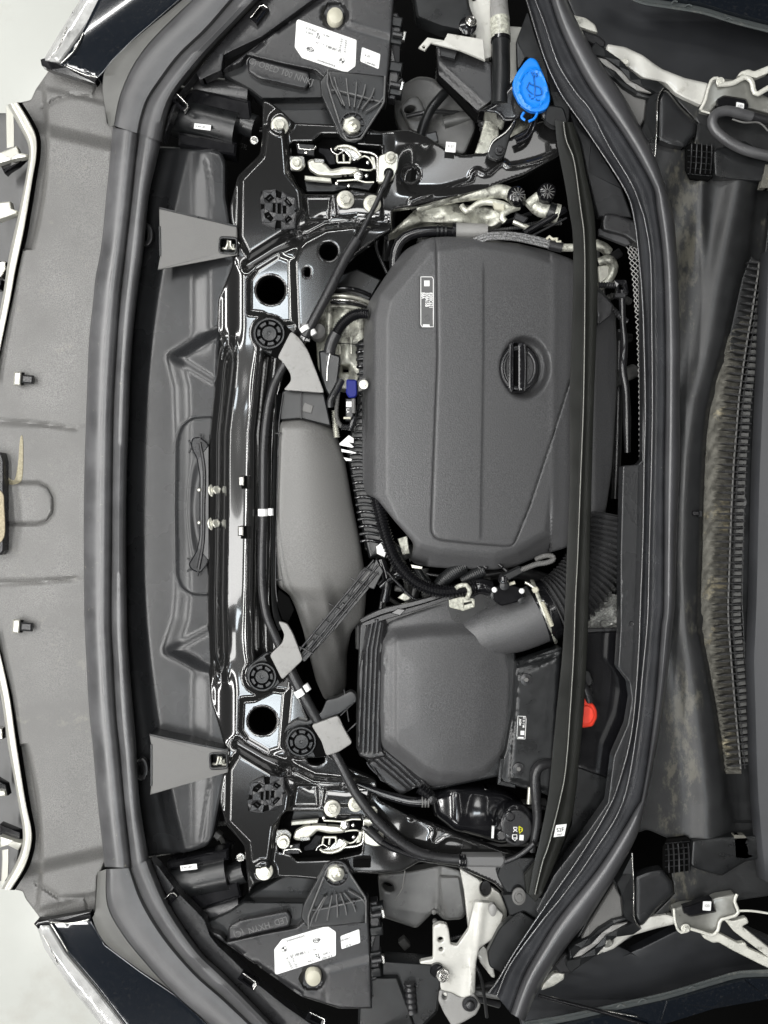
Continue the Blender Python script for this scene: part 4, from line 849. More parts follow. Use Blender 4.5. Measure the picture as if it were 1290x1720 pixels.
def fan_bracket(label, f, hub, lower):
    t = T('headlight_bracket', label, 'bracket', 'ribbed headlight brackets')
    O = [(551, 117), (537, 137), (540, 160), (572, 230), (582, 238), (596, 240), (608, 235), (618, 216), (646, 171), (648, 146), (647, 128)]
    relief('web', f(O), -14, m_dark, t, (), 8, (2, 2), 10)
    for p in ((553, 122), (562, 130), (582, 132), (599, 138), (614, 142), (629, 148), (646, 160)):
        u = (592+(p[0]-592)*.42, 207+(p[1]-207)*.3-6)
        tube('rib', [q+(-8,) for q in f([p, (p[0]*.75+u[0]*.25, p[1]*.7+u[1]*.3+4), ((p[0]+u[0])/2*1.0, (p[1]+u[1])/2+4), u])], 1.5, m_ribg, t, seg=6)
    tube('cross_rib', [q+(-9,) for q in f([(556, 152), (566, 152), (600, 160), (625, 167), (646, 172)])], 1.4, m_ribg, t, seg=6)
    for p in ((566, 151), (625, 165)): lathe('eyelet', *f([p])[0], [(4.2, -14), (4.2, -7), (2.2, -7), (2.2, -12)], m_mid, t, 14)
    tube('rim', [q+(-8,) for q in f([(551, 117), (550, 140), (556, 160), (577, 226), (584, 236), (606, 233), (618, 214), (645, 172), (647, 128)])], 2.0, m_ribg, t, seg=8, raw=True)
    x, y = hub
    lathe('hub', x, y, [(22, -14), (22, -6), (20, -6), (19, -11)], m_mid, t, 36)
    for k in range(10):
        a = k*math.pi/5; tube('hub_rib', [(x+13*math.cos(a), y+13*math.sin(a), -8), (x+21*math.cos(a), y+21*math.sin(a), -8)], 1.2, m_mid, t, seg=6, raw=True)
    lathe('nut', x-2, y, [(15.5, -12), (15.5, -4), (13, -2)], m_zinc, t, 6, rot=20); lathe('stud_washer', x+2, y+1, [(11, -3), (11, 0), (8, 2)], m_zinc, t, 28, tilt=(4, 6))
    lathe('stud', x+3, y+2, [(6, 0), (6, 4), (4, 5), (2.6, 2)], m_zinc, t, 6)
fan_bracket('fan-shaped ribbed bracket holding the upper headlight with a large pale nut', I_, (592, 209), False)
fan_bracket('fan-shaped ribbed bracket holding the lower headlight with a large pale nut', MH, (565, 1468), True)
# adjuster motors between headlight and radiator cover
def adjuster(label, body, lab, lrot, box, clip):
    t = T('headlight_motor', label, 'motor', 'headlight adjuster motors')
    for i, (pts, r) in enumerate(body): tube('motor_body', pts, r, (m_dark, m_mid)[i % 2], t, seg=24)
    for b in box: plate('cover', b, -44, m_dgloss, t, 30, 4)
    plate('label', rect(lab[0], lab[1], 28, 9, lrot), -31, m_label, t, .5, .1)
    text('0 307 LED', lab[0]-3, lab[1], -30.6, 4, m_ink, t, rot=lrot)
    bolt(t, clip[0], clip[1], -34, 7, m_steel); return t
adjuster('black upper headlight motor with a small white label', [([(296, 196, -75), (330, 204, -70), (400, 222, -68)], 34), ([(300, 170, -78), (360, 182, -74)], 26), ([(404, 205, -66), (430, 214, -64)], 20), ([(330, 150, -70), (420, 160, -66)], 22)], (340, 213), 7,
         [[(296, 160), (330, 150), (420, 170), (424, 205), (330, 190)], [(300, 222), (398, 240), (396, 262), (300, 244)]], (427, 236))
adjuster('black lower headlight motor with a small white label', [([(286, 1488, -75), (320, 1476, -70), (385, 1462, -68)], 34), ([(290, 1520, -78), (350, 1506, -74)], 26), ([(388, 1470, -66), (412, 1462, -64)], 20), ([(318, 1540, -70), (406, 1520, -66)], 22)], (317, 1457), -7,
         [[(290, 1522), (330, 1530), (406, 1506), (400, 1480), (330, 1492)], [(280, 1448), (384, 1425), (384, 1444), (284, 1462)]], (404, 1440))
# ================================================================ UPPER CORNER: wash-fluid filler, liners, body metal
wl = T('wheel_arch_liner', 'cloudy grey wheel arch liner showing behind the upper headlight', 'liner')
relief('liner', ch([(664, 150), (700, 128), (726, 130), (790, 180), (800, 215), (780, 262), (720, 240), (672, 222), (662, 190)], 10), lambda x, y: -160+.25*(x-730), m_fadewhite, wl, [circ(685, 187, 11, 7)], 6, (6, 8), 20)
relief('liner_lip', ch([(672, 178), (690, 160), (704, 162), (716, 190), (708, 224), (690, 220)], 8), -150, m_fadewhite, wl, [circ(688, 184, 9, 6, a=-20)], 5, (4, 4), 10)
tube('liner_edge', [(748, 155, -130), (726, 180, -132), (713, 206, -134), (706, 228, -136)], 9, m_dark, wl, seg=12)
plate('code_patch', rect(757, 247, 17, 17, 5), -20, m_label, wl, 1, .1); text('0127', 757, 246, -19.6, 5, m_ink, wl, rot=5)
tb = T('inner_wing', 'white painted inner wing sheet beside the blue-capped filler', 'body panel')
relief('sheet', ch([(782, -30), (828, -30), (826, 96), (808, 102), (797, 82), (788, 60)], 4), -70, m_white, tb, [circ(794, 62, 5), circ(796, -2, 4)], 6, (3, 3), 10)
relief('sheet', ch([(797, 258), (808, 226), (816, 194), (838, 196), (838, 262)], 3), -90, m_alu, tb, (), 6, (3, 3), 10)
relief('sheet', ch([(856, 214), (874, 200), (904, 208), (880, 236), (856, 240)], 3), -80, m_alu, tb, (), 6, (3, 3), 10)
relief('sheet', ch([(852, 44), (880, 46), (882, 118), (858, 150), (850, 120)], 3), -90, m_white, tb, (), 6, (3, 3), 10)
plate('bracket', [(703, 80), (718, 63), (746, 68), (752, 56), (812, 66), (815, 102), (772, 84), (724, 72), (714, 85)], -40, m_white, tb, 4, 1, holes=[circ(712, 79, 2.5)])
rm = T('relay_box', 'black motor box with a steel nut at the top edge', 'box')
plate('box', ch([(690, -30), (785, -30), (788, 10), (798, 34), (786, 56), (740, 46), (700, 30)], 5), -50, m_dark, rm, 30, 4)
lathe('boss', 786, 42, [(15, -60), (15, -44), (12, -42)], m_dgloss, rm, 24); bolt(rm, 791, 36, -40, 10, m_steel, (-10, 14))
ad = T('air_channel', 'dark moulded air channel under the white bracket beside the filler pipe', 'air channel')
relief('channel', [(733, 76), (772, 82), (826, 106), (828, 168), (803, 188), (736, 126)], lambda x, y: -70+.12*(x-730)-8*sst((y-(x-733)*.9-100)/20), m_mid, ad, (), 6, (3, 3), 30)
plate('latch', [(738, 74), (770, 80), (764, 100), (740, 94)], -52, m_mid, ad, 5, 1)
plate('side', [(733, 80), (742, 120), (806, 190), (800, 204), (734, 132)], -78, m_black, ad, 10, 1)
fn = T('washer_filler', 'black washer fluid filler neck with a bright blue flip cap', 'filler neck')
tube('pale_pipe', [(838, -40, -60), (838, 10, -55), (840, 36, -50)], [15, 15, 17], m_fin, fn, seg=24)
tube('clear_sleeve', [(839, 33, -50), (841, 66, -48)], [17.5, 17.5], m_clearcream, fn, seg=24, raw=True, n=6)
tube('neck_pipe', [(841, 62, -48), (842, 120, -42), (840, 178, -36)], 15.5, m_dark, fn, seg=24)
tube('sleeve_ring', [(841, 64, -48), (841, 70, -48)], 17.5, m_dgloss, fn, seg=24, raw=True, n=3)
relief('funnel', ch([(802, 188), (830, 172), (850, 148), (866, 130), (884, 180), (878, 196), (862, 206), (844, 206), (834, 192)], 6), lambda x, y: -26+.12*(x-850), m_dgloss, fn, (), 5, (6, 8), 30)
lathe('mouth', 894, 154, [(30, -30), (31, 0), (28, 4)], m_dark, fn, 32, 1, 1.15)
CAPO = ch([(884, 101), (892, 96), (902, 101), (914, 127), (922, 150), (925, 168), (920, 183), (905, 189), (888, 187), (872, 175), (862, 153), (861, 137), (868, 122)], 7, 5)
def zcap(x, y):
    z = 10+0*x; e = np.hypot((x-896)/24.5, (y-148)/33)
    z += 2.6*sst((1.06-e)*9)-2.2*sst((.92-e)*14)
    return z
relief('cap', CAPO, zcap, m_blue, fn, (), 3, (2.5, 2.5), 7)
for s_ in (((880, 189), (876, 197), (882, 202)), ((903, 188), (898, 199), (888, 204))): tube('cap_hinge', [p+(5,) for p in s_], 2.4, m_blue, fn, seg=8)
z_ = 12.2
for pts in ([(896, 130), (897, 136), (898, 144), (898, 154), (898, 163)], [(889, 138), (891, 141.5), (895, 143), (898, 144)], [(898, 144), (902, 145), (907, 147)], [(889, 138), (884, 149), (889, 154), (895, 158)], [(907, 147), (911, 158), (905, 160), (900, 160)],
            [(888, 158), (890, 163)], [(892, 166), (896, 165)], [(900, 166), (903, 169), (907, 168)], [(892, 121), (894, 125), (896, 129)], [(896, 121), (897, 124)], [(900, 123), (903, 125), (901, 129)], [(898, 126), (897, 130)]):
    tube('wash_symbol', [p+(z_,) for p in pts], .9, m_blue2, fn, seg=6, raw=True)
lathe('screw', 917, 188, [(9, -8), (9, -2), (6, 0), (2, 0)], m_mid, fn, 24, .8, 1.2)
sd_ = T('side_cowl', 'flat black side panel between the blue cap and the upper rear seal', 'side panel')
plate('panel', ch([(868, 66), (886, 20), (900, 60), (917, 108), (940, 157), (958, 182), (956, 206), (936, 200), (925, 160), (905, 110), (884, 96), (870, 116)], 4), -6, m_dark, sd_, 14, 2)
plate('panel', ch([(918, 176), (946, 180), (954, 204), (952, 214), (930, 214), (914, 204)], 6), 2, m_dark, sd_, 10, 2)
plate('panel', [(954, 182), (994, 236), (1044, 316), (1060, 360), (1062, 366), (1005, 364), (1000, 345), (986, 290), (976, 240), (965, 212)], -10, m_trough, sd_, 14, 2)
ob = T('stay_bracket', 'bent black steel stay bolted to the upper arm of the crossmember', 'bracket')
relief('stay', ch([(818, 256), (826, 236), (848, 220), (862, 204), (864, 200), (868, 206), (858, 226), (848, 262), (838, 270), (822, 266)], 4), -12, m_dark, ob, (), 5, (2, 2), 6); bolt(ob, 839, 253, -10, 8, m_mid)
tube('edge', [(820, 256, -9), (828, 238, -9), (850, 222, -9), (865, 202, -9)], 1.4, m_steel, ob, seg=6)
for a in (((868, 240), (886, 232), (897, 214), (900, 196)), ((866, 234), (882, 226), (892, 210), (893, 196))): tube('hose', [p+(-16,) for p in a], 3.4, m_dgloss, ob)
tube('arm_lug', [(680, 303, -18), (684, 288, -16), (696, 284, -16), (704, 292, -18)], 2, m_gloss, ob)
plate('slot_shade', rect(695, 293, 9, 20, 8), -12, m_black, ob, 1, .3); plate('slot_shade', ch(rect(628, 233, 30, 15), 3), -13, m_black, ob, 1, .3); plate('slot_shade', ch(rect(608, 1451, 30, 13), 3), -13, m_black, ob, 1, .3)  # black plates paint the shade of slots that are not cut out
# ================================================================ UPPER ENGINE CLUTTER
al = T('engine_casting', 'weathered cast aluminium engine part between the upper arm and engine cover', 'engine casting')
relief('casting', ch([(650, 396), (700, 350), (752, 340), (790, 345), (846, 350), (846, 372), (828, 382), (760, 376), (704, 374), (664, 392)], 6), lambda x, y: -70+8*np.sin(x/14)*np.cos(y/9), m_alu, al, (), 4, (6, 7), 30)
tube('pipe', [(700, 350, -60), (752, 334, -52), (800, 325, -46), (846, 322, -44), (866, 336, -46)], [8, 9, 11, 12, 11], m_alu, al, seg=16)
tube('pipe', [(775, 345, -56), (782, 354, -54), (790, 352, -52), (812, 339, -48), (846, 344, -46), (856, 350, -48)], [5, 6, 6, 6, 6, 5], m_alu, al, seg=12)
tube('pipe', [(870, 346, -50), (850, 356, -46), (842, 364, -46), (848, 372, -48)], [8, 6, 6, 6], m_alu, al, seg=12)
tube('pipe', [(862, 372, -60), (880, 380, -60), (892, 386, -62)], 5, m_zinc, al, seg=12)
plate('boss', [(826, 338), (848, 342), (848, 354), (832, 352)], -40, m_cream, al, 8, 2)
plate('boss', [(866, 356), (888, 366), (880, 376), (862, 368)], -52, m_mid, al, 8, 2)
tube('pipe', [(886, 345, -46), (905, 330, -44)], 9, m_alu, al, seg=16, raw=True, n=6)
tube('pipe', [(888, 338, -50), (906, 352, -50), (924, 356, -50)], [9, 12, 12], m_alu, al, seg=18)
tube('rubber_ring', [(920, 354, -50), (930, 358, -50)], 16, m_dark, al, seg=24, raw=True, n=4); tube('end_ring', [(931, 358, -50), (938, 360, -50)], 16.5, m_alu, al, seg=24, raw=True, n=4)
for lab, x, y, tl in (('round black ribbed service cap nearer the engine casting', 873, 327, (-8, -14)), ('round black ribbed service cap nearer the long brace', 918, 322, (-8, 8))):
    t = T('service_port', lab, 'cap', 'ribbed service caps')
    lathe('cap', x, y, [(16, -52), (15.5, -30), (13.5, -26), (9, -24), (2, -23)], m_dgloss, t, 28, tilt=tl)
    for k in range(12):
        a = k*math.pi/6; tube('cap_rib', [(x+3*math.cos(a)+tl[1]*.2, y+3*math.sin(a), -22.4), (x+12*math.cos(a)+tl[1]*.2, y+12*math.sin(a), -24.5)], .8, m_fin2, t, seg=5, raw=True)
t = T('coolant_hose', 'black coolant hose bending round the upper left of the engine cover', 'hose')
tube('hose', [(662, 450, -60), (664, 424, -52), (676, 402, -46), (700, 391, -44), (735, 388, -44), (760, 390, -46)], 9, m_dgloss, t, seg=16)
for x in (733, 740, 747): tube('hose_ring', [(x, 388, -44), (x+3, 388, -44)], 10.5, m_dark, t, seg=16, raw=True, n=3)
tube('silver_sleeve', [(764, 388, -48), (818, 390, -48)], 14, m_fin, t, seg=24, raw=True, n=6); tube('sleeve_ring', [(760, 388, -48), (765, 388, -48)], 15, m_dgloss, t, seg=24, raw=True, n=3)
t = T('braided_hoses', 'bundle of three thin braided hoses over the top edge of the engine cover', 'hose bundle')
for i in range(3): tube('braided_hose', [(796+i*5, 402+i*2, -14), (820+i*2, 393+i*4, -8), (856, 392+i*4.5, -6), (890, 397+i*5, -6), (926, 406+i*5, -6)], 2.9, m_braid, t, seg=10)
tube('sleeve', [(922, 411, -5), (944, 416, -5)], 8.5, m_mid, t, seg=16, raw=True, n=5); tube('ferrule', [(943, 416, -5), (962, 416, -6)], 6.5, m_alu, t, seg=16, raw=True, n=5)
tube('pale_clip', [(918, 402, -2), (924, 397, 0), (930, 404, 0), (936, 398, 0), (934, 406, 0), (942, 406, -1)], 2.6, m_cream, t, seg=8)
t = T('side_support', 'slanted black support bar beside the braided hoses', 'support')
tube('bar', [(880, 392, -40), (950, 352, -40)], 6, m_dgloss, t, seg=8, raw=True, n=4); tube('bar', [(890, 398, -44), (952, 366, -44)], 2, m_mid, t, seg=6, raw=True, n=4)
# upper-right pocket with net
po = T('service_pocket', 'dark moulded pocket rim around the net beside the upper rear seal', 'pocket')
relief('rim', ch([(1016, 358), (1036, 360), (1068, 372), (1078, 404), (1078, 414), (1066, 408), (1050, 396), (1012, 386), (1012, 368)], 5), 4, m_mid, po, (), 4, (4, 5), 16)
plate('rim_band', [(1006, 384), (1052, 398), (1060, 410), (1052, 412), (1006, 394)], -8, m_foam, po, 8, 1)
plate('inner_edge', [(1078, 410), (1082, 410), (1085, 680), (1084, 770), (1079, 778), (1080, 680)], 6, m_trough, po, 20, 1)
nt_ = T('wire_net', 'pale woven net strip along the black pocket beside the rear seal', 'net')
nV = []; nF = []
NLx = lambda y: np.interp(y, [395, 420, 470, 560, 640, 775], [1044, 1054, 1062, 1069, 1072.5, 1073.5]); NRx = lambda y: np.interp(y, [395, 420, 470, 775], [1058, 1074, 1077, 1079])
def wire(p, q, r=.75):
    b = len(nV); P0 = W(*p); P1 = W(*q); d = P1-P0; d /= np.linalg.norm(d)+1e-9; s_ = np.cross(d, [0, 0, 1.0]); s_ /= np.linalg.norm(s_)+1e-9; u = np.cross(s_, d); r *= .001
    for P_ in (P0, P1):
        for a in range(3): nV.append(P_+r*(s_*math.cos(a*2.094)+u*math.sin(a*2.094)))
    for a in range(3): nF.append([b+a, b+(a+1) % 3, b+3+(a+1) % 3, b+3+a])
y = 397.0
while y < 772:
    L0, R0 = NLx(y), NRx(y); L1, R1 = NLx(y+9), NRx(y+9); n = max(1, int(round((R0-L0)/7.5)))
    for k in range(n):
        a0 = L0+(R0-L0)*k/n; a1 = L0+(R0-L0)*(k+1)/n; b0 = L1+(R1-L1)*k/n; b1 = L1+(R1-L1)*(k+1)/n
        wire((a0, y, -24), (b1, y+9, -24)); wire((a1, y, -24), (b0, y+9, -24))
    y += 9
o = mk('net_wires', nV, nF, m_fin, nt_, 0); o['kind'] = 'stuff'
t = T('refrigerant_pipes', 'pale bent aluminium pipes deep behind the long brace near the net', 'pipes')
tube('pipe', [(1000, 410, -70), (1014, 416, -66), (1022, 424, -70)], 9, m_alu, t); tube('pipe', [(1006, 440, -66), (1022, 436, -60), (1030, 450, -66), (1020, 472, -72), (1004, 484, -74)], [7, 9, 9, 8, 7], m_alu, t)
plate('plate', [(1004, 448), (1022, 444), (1026, 462), (1006, 478)], -64, m_zinc, t, 6, 1)
tube('corrugated_stub', [(1006, 479, -20), (1032, 479, -20)], 5, m_mid, t, corr=(4, .8))
t = T('quick_connector', 'black quick connector plug and glossy pipe inside the pocket', 'connector')
plate('connector', ch([(1032, 470), (1052, 470), (1056, 492), (1050, 502), (1032, 498), (1036, 484)], 2), -20, m_dgloss, t, 12, 1, holes=[rect(1043, 482, 6, 8)])
plate('ribbed_plug', rect(1042, 496, 18, 8), -14, m_mid, t, 6, 1)
tube('pipe', [(1045, 500, -24), (1046, 540, -30), (1049, 580, -34), (1046, 620, -30), (1052, 660, -34), (1054, 760, -44)], [6, 5, 7, 6, 7, 5], m_dgloss, t, seg=14)
tube('pipe', [(1030, 520, -30), (1042, 532, -30), (1052, 540, -34)], 5, m_mid, t, corr=(4, .8))
# ================================================================ LEFT ENGINE CLUTTER
at = T('alternator', 'pale cast aluminium alternator between the crossmember and the engine cover', 'alternator')
relief('casing', ch([(536, 520), (548, 500), (580, 490), (612, 500), (614, 600), (602, 640), (584, 656), (556, 650), (534, 620), (530, 560)], 8), lambda x, y: -78+6*np.sin(x/7)*np.sin(y/13), m_alu, at, [rect(580, 620, 11, 11)], 4, (6, 8), 40)
for i, (yy, r, m) in enumerate(((484, 4, m_dgloss), (497, 3.4, m_zinc), (504, 2.4, m_steel), (509, 2.6, m_dgloss), (515, 3.6, m_alu))): tube('pulley_ring', [(534, yy+2, -66), (556, yy-1, -56), (580, yy, -54), (602, yy+4, -60), (622, yy+12, -72)], r, m, at, seg=10)
for x in (571, 590): tube('housing_rib', [(x, 565, -66), (x, 578, -64), (x, 595, -66)], 2.4, m_alu, at, seg=8)
tube('column', [(552, 506, -60), (553, 530, -58), (552, 562, -62)], 6, m_alu, at, seg=12)
plate('pulley_guard', [(545, 470), (600, 452), (640, 470), (612, 520), (600, 498), (545, 490)], -110, m_dark, at, 10, 2)
lathe('bearing_cup', 533, 556, [(14, -60), (15, -36), (13, -32), (8, -34)], m_fin2, at, 28); plate('lug', [(506, 548), (522, 552), (520, 574), (506, 572)], -28, m_label, at, 3, .6)
tube('cable', [(545, 578, -50), (580, 577, -46), (612, 581, -50)], .9, m_dgloss, at, seg=6)
t = T('charge_hose', 'black corrugated hose arching from the engine cover down to a smooth sleeve', 'hose')
tube('corrugated_hose', [(618, 528, -28), (604, 527, -26), (588, 533, -26), (574, 546, -28), (564, 563, -30)], 9.2, m_dgloss, t, corr=(3.4, .9), seg=20)
tube('sleeve', [(565, 560, -30), (557, 576, -32), (553, 594, -34)], 10.5, m_mid, t, seg=20)
t = T('cable_connector', 'glossy black cable connector block under the smooth hose sleeve', 'connector')
plate('block', ch([(535, 590), (545, 588), (572, 598), (572, 606), (567, 648), (560, 676), (552, 668), (544, 650), (538, 630)], 3), -30, m_dark, t, 24, 3)
tube('edge', [(554, 594, -27), (550, 616, -27), (549, 640, -27)], 1.1, m_steel, t, seg=6); plate('window', [(548, 597), (554, 598), (551, 608), (547, 606)], -29, m_fin2, t, 2, .4)
t = T('pressure_sensor', 'navy blue sensor plug with silver screw beside the engine cover', 'sensor')
plate('navy_plug', ch([(582, 637), (599, 638), (600, 662), (596, 668), (586, 668), (581, 660)], 3), -18, m_navy, t, 16, 2)
bolt(t, 611, 646, -18, 8, m_zinc); plate('bracket', [(600, 640), (614, 634), (618, 652), (602, 658)], -24, m_fin2, t, 4, 1)
plate('body', rect(587, 688, 14, 38), -24, m_dark, t, 14, 2); plate('code_patch', rect(586, 679, 9, 9), -22.6, m_label, t, .3, .05); plate('pale_tab', rect(583, 702, 12, 3.4), -21, m_cream, t, 3, .5)
text('LA', 584, 690, -22.6, 7, m_label, t, rot=90)
tube('side_post', [(594, 670, -20), (594, 694, -20)], 3.6, m_fin2, t, seg=12, raw=True, n=4); tube('elbow', [(596, 700, -20), (590, 716, -20), (588, 722, -22)], [5, 6, 5], m_dgloss, t); tube('stub', [(588, 718, -20), (574, 717, -22)], 4.5, m_mid, t, corr=(3, .6))
t = T('sensor_hose', 'thin corrugated conduit and smooth rubber hose beside the navy plug', 'hose')
tube('conduit', [(575, 640, -36), (568, 660, -34), (565, 690, -32), (567, 706, -32), (574, 717, -30)], 3.6, m_fin2, t, corr=(2.6, .7), seg=12)
tube('hose', [(573, 638, -32), (564, 656, -28), (555, 672, -26), (555, 684, -28)], 6.5, m_mid, t, seg=14)
text('E4', 558, 666, -20.6, 6, m_label, t, rot=-55); tube('sleeve', [(562, 690, -38), (563, 712, -38), (566, 735, -40)], 5, m_zinc, t, corr=(3.5, .8))
mf = T('intake_manifold', 'black ribbed intake manifold edge along the left of the engine cover', 'manifold')
relief('manifold_body', ch([(598, 574), (622, 560), (640, 700), (650, 850), (650, 930), (620, 940), (600, 860), (582, 760), (590, 720), (600, 680)], 6), -74, m_dark, mf, (), 10, (6, 8), 30)
for i in range(28):
    yy = 580+i*12.2; x0 = np.interp(yy, [580, 620, 700, 760, 900], [598, 600, 600, 586, 606]); tube('manifold_rib', [(x0, yy, -66), (x0+14, yy-2, -60), (x0+36, yy+2, -62)], 3.1 if i < 4 or i > 12 else 2, m_dgloss if i % 2 else m_dark, mf, seg=8)
gp = T('floor_glimpse', 'white plates standing in for bright floor seen between the duct and the manifold', 'bracket')
for pts in ([(570, 745), (586, 731), (594, 736), (594, 744), (586, 743), (594, 750), (592, 752), (571, 748)], [(573, 754), (588, 757), (598, 760), (597, 762), (588, 761), (574, 759)], [(577, 768), (591, 771), (590, 774), (581, 774)], [(632, 918), (640, 912), (648, 928), (646, 936), (633, 930)]):
    plate('piece', pts, -44, m_label, gp, 3, .4)  # white plates added where the bright floor shows through the gaps
# wiring trunk around the engine cover's lower left
t = T('wiring_conduit', 'thick glossy corrugated wiring conduit curving round the lower left of the engine cover', 'conduit')
tube('conduit', [(633, 836, -26), (640, 868, -22), (650, 905, -18), (664, 940, -15), (688, 970, -14), (716, 987, -14), (748, 994, -14), (778, 990, -14), (800, 986, -16)], 10.4, m_dgloss, t, corr=(5.2, 1.7), seg=20)
cl2 = T('clear_clip', 'cloudy translucent clip holding the thick wiring conduit', 'clip')
plate('clip_body', ch([(754, 1008), (776, 1002), (797, 1006), (797, 1020), (778, 1026), (755, 1020)], 2), -8, m_clearcream, cl2, 16, 2, holes=[rect(786, 1013, 14, 4, -14)])
tube('clip_loop', [(784, 1006, -8), (789, 994, -2), (784, 983, 0), (772, 984, -2), (766, 988, -8)], 4, m_clearcream, cl2, seg=10)
t = T('hose_cluster', 'dark ribbed hoses and fittings under the lower edge of the engine cover', 'hoses')
for pts, r, c_ in (([(738, 984, -34), (748, 972, -32), (764, 960, -32), (780, 952, -36)], 12, (3, .5)), ([(776, 976, -34), (795, 966, -32), (812, 958, -34)], 10, (3, .5)), ([(790, 990, -34), (806, 984, -30), (822, 988, -34)], 14, None), ([(640, 985, -60), (660, 968, -54), (690, 960, -50)], 9, None),
                   ([(652, 912, -50), (668, 925, -46), (664, 960, -50)], 6, (3, .6)), ([(640, 940, -60), (650, 975, -56), (646, 1010, -60)], 8, None), ([(700, 955, -50), (712, 975, -46), (722, 980, -46)], 7, (3, .5))): tube('hose', pts, r, m_dark if c_ else m_dgloss, t, corr=c_, seg=16)
plate('fitting', [(690, 948), (710, 952), (708, 956), (692, 954)], -26, m_zinc, t, 3, .5); plate('plate', [(668, 905), (684, 900), (688, 930), (676, 932)], -60, m_alu, t, 5, 1); plate('plate', [(668, 1004), (678, 996), (694, 1004), (680, 1010)], -60, m_alu, t, 5, 1)
for p in ((802, 951), (812, 950), (838, 948), (846, 955)): tube('fitting_pin', [p+(-30,), (p[0]+6, p[1]+5, -26)], 3, m_mid, t, seg=8)
tube('strip', [(650, 960, -30), (688, 1000, -34), (700, 1008, -36)], 3, m_dgloss, t)
# ================================================================ RELEASE CABLE / HOSES OVER THE CROSSMEMBER
rc1 = T('release_cable', 'bonnet release cable running from the upper latch down beside the duct', 'cable')
tube('thin_sleeve', [(655, 289, -4), (650, 302, -3), (644, 316, -4)], 5.5, m_mid, rc1, seg=14); tube('inner_cable', [(646, 310, -4), (630, 345, -4), (612, 380, -4), (596, 410, -6)], 4.0, m_mid, rc1, seg=14)
tube('thick_sleeve', [(600, 402, -6), (580, 434, -6), (550, 494, -6), (512, 566, -8)], 8.6, m_mid, rc1, seg=20)
tube('hose', [(478, 612, -14), (466, 634, -14), (456, 660, -12), (448, 700, -11), (443, 760, -11), (442, 861, -11), (440, 940, -11), (441, 990, -11), (448, 1034, -12), (462, 1068, -14), (470, 1086, -16)], 7.4, m_mid, rc1, seg=20)
for a, b, r in (((511, 549), (515, 556), 9.4), ((524, 555), (528, 562), 5.5), ((441.5, 855), (441.5, 867), 8.4), ((455, 854), (455, 866), 4.6)): tube('white_tape', [a+(-6 if a[1] < 800 else -11,), b+(-6 if a[1] < 800 else -11,)], r, m_label, rc1, seg=18, raw=True, n=3)
rc2 = T('release_cable', 'bonnet release hose running from the buffers down to the lower latch and black sleeve', 'cable')
tube('hose', [(486, 1122, -14), (505, 1160, -12), (532, 1208, -12), (556, 1246, -16)], 9.4, m_mid, rc2, seg=20)
tube('hose', [(560, 1262, -14), (576, 1292, -8), (596, 1330, -4), (622, 1366, 0), (655, 1400, 0), (695, 1428, -2), (735, 1440, -4), (775, 1444, -4)], 8.2, m_mid, rc2, seg=20)
tube('latch_cable', [(610, 1389, -6), (622, 1398, -2), (640, 1414, -2), (668, 1428, -4), (710, 1442, -4), (772, 1449, -4)], [5, 6, 5.5, 4, 4, 4], m_dgloss, rc2, seg=16); tube('cable_grommet', [(616, 1392, -3), (640, 1413, -2)], 7, m_mid, rc2, seg=14, raw=True, n=4)
for a, b in (((501, 1158), (507, 1168)), ((512, 1150), (518, 1160))): tube('white_tape', [a+(-11,), b+(-11,)], 10 if a[0] < 505 else 6, m_label, rc2, seg=18, raw=True, n=3)
plate('sleeve', ch([(776, 1437), (846, 1437), (850, 1446), (844, 1457), (778, 1456)], 3), 2, m_emb, rc2, 16, 3); tube('sleeve_wrap', [(771, 1446, -4), (783, 1446, -4)], 11, m_dgloss, rc2, seg=16, corr=(4, 1))
tube('outlet_cable', [(846, 1448, -4), (866, 1440, -2), (884, 1428, 0), (897, 1416, 2)], 4.4, m_mid, rc2, seg=14)
# ================================================================ LOWER RIGHT OF THE BAY
bb = T('battery_cover', 'flat dark battery cover with two round fasteners and a small label', 'cover')
relief('panel', ch([(866, 1112), (905, 1100), (944, 1086), (940, 1190), (932, 1275), (930, 1340), (905, 1330), (848, 1316), (836, 1300), (850, 1260), (862, 1190)], 5), lambda x, y: -20+plateau(x, y, [(869, 1134), (906, 1118), (940, 1100), (930, 1330), (900, 1320), (856, 1308)], 5, 5)+groove(x, y, [(866, 1112), (905, 1102), (944, 1090)], 2, 3)+groove(x, y, [(862, 1122), (905, 1112), (944, 1100)], 2, 3), m_dark, bb, (), 4, (3, 3), 30, lines=[[(866, 1112), (905, 1102), (944, 1090)], [(862, 1122), (905, 1112), (944, 1100)]])
for p in ((884, 1142), (871, 1292)):
    lathe('fastener', *p, [(10.5, -15), (10, -12), (4.4, -11), (4, -13)], m_mid, bb, 28); lathe('fastener_hex', *p, [(4, -13), (4, -10.5), (2, -10.5)], m_fin2, bb, 6)
plate('label', ch(rect(876, 1222, 15, 39, 3), 2), -14.2, m_ink, bb, .4, .05); tube('label_edge', [p+(-14,) for p in rect(876, 1222, 14, 38, 3)+[rect(876, 1222, 14, 38, 3)[0]]], .5, m_label, bb, seg=5, raw=True)
text('VARTA 80', 879.6, 1214, -13.8, 4.6, m_label, bb, rot=93, bold=.1) if False else text('61 21 7 80', 879.6, 1213, -13.8, 4.4, m_label, bb, rot=93, bold=.12); text('AGM', 873.5, 1213, -13.8, 5, m_label, bb, rot=93, bold=.15)
plate('label_square', rect(877.5, 1231, 6.5, 7, 3), -13.9, m_label, bb, .2, .02); plate('label_bar', rect(875, 1239, 9, 2.2, 3), -13.9, m_label, bb, .2, .02)
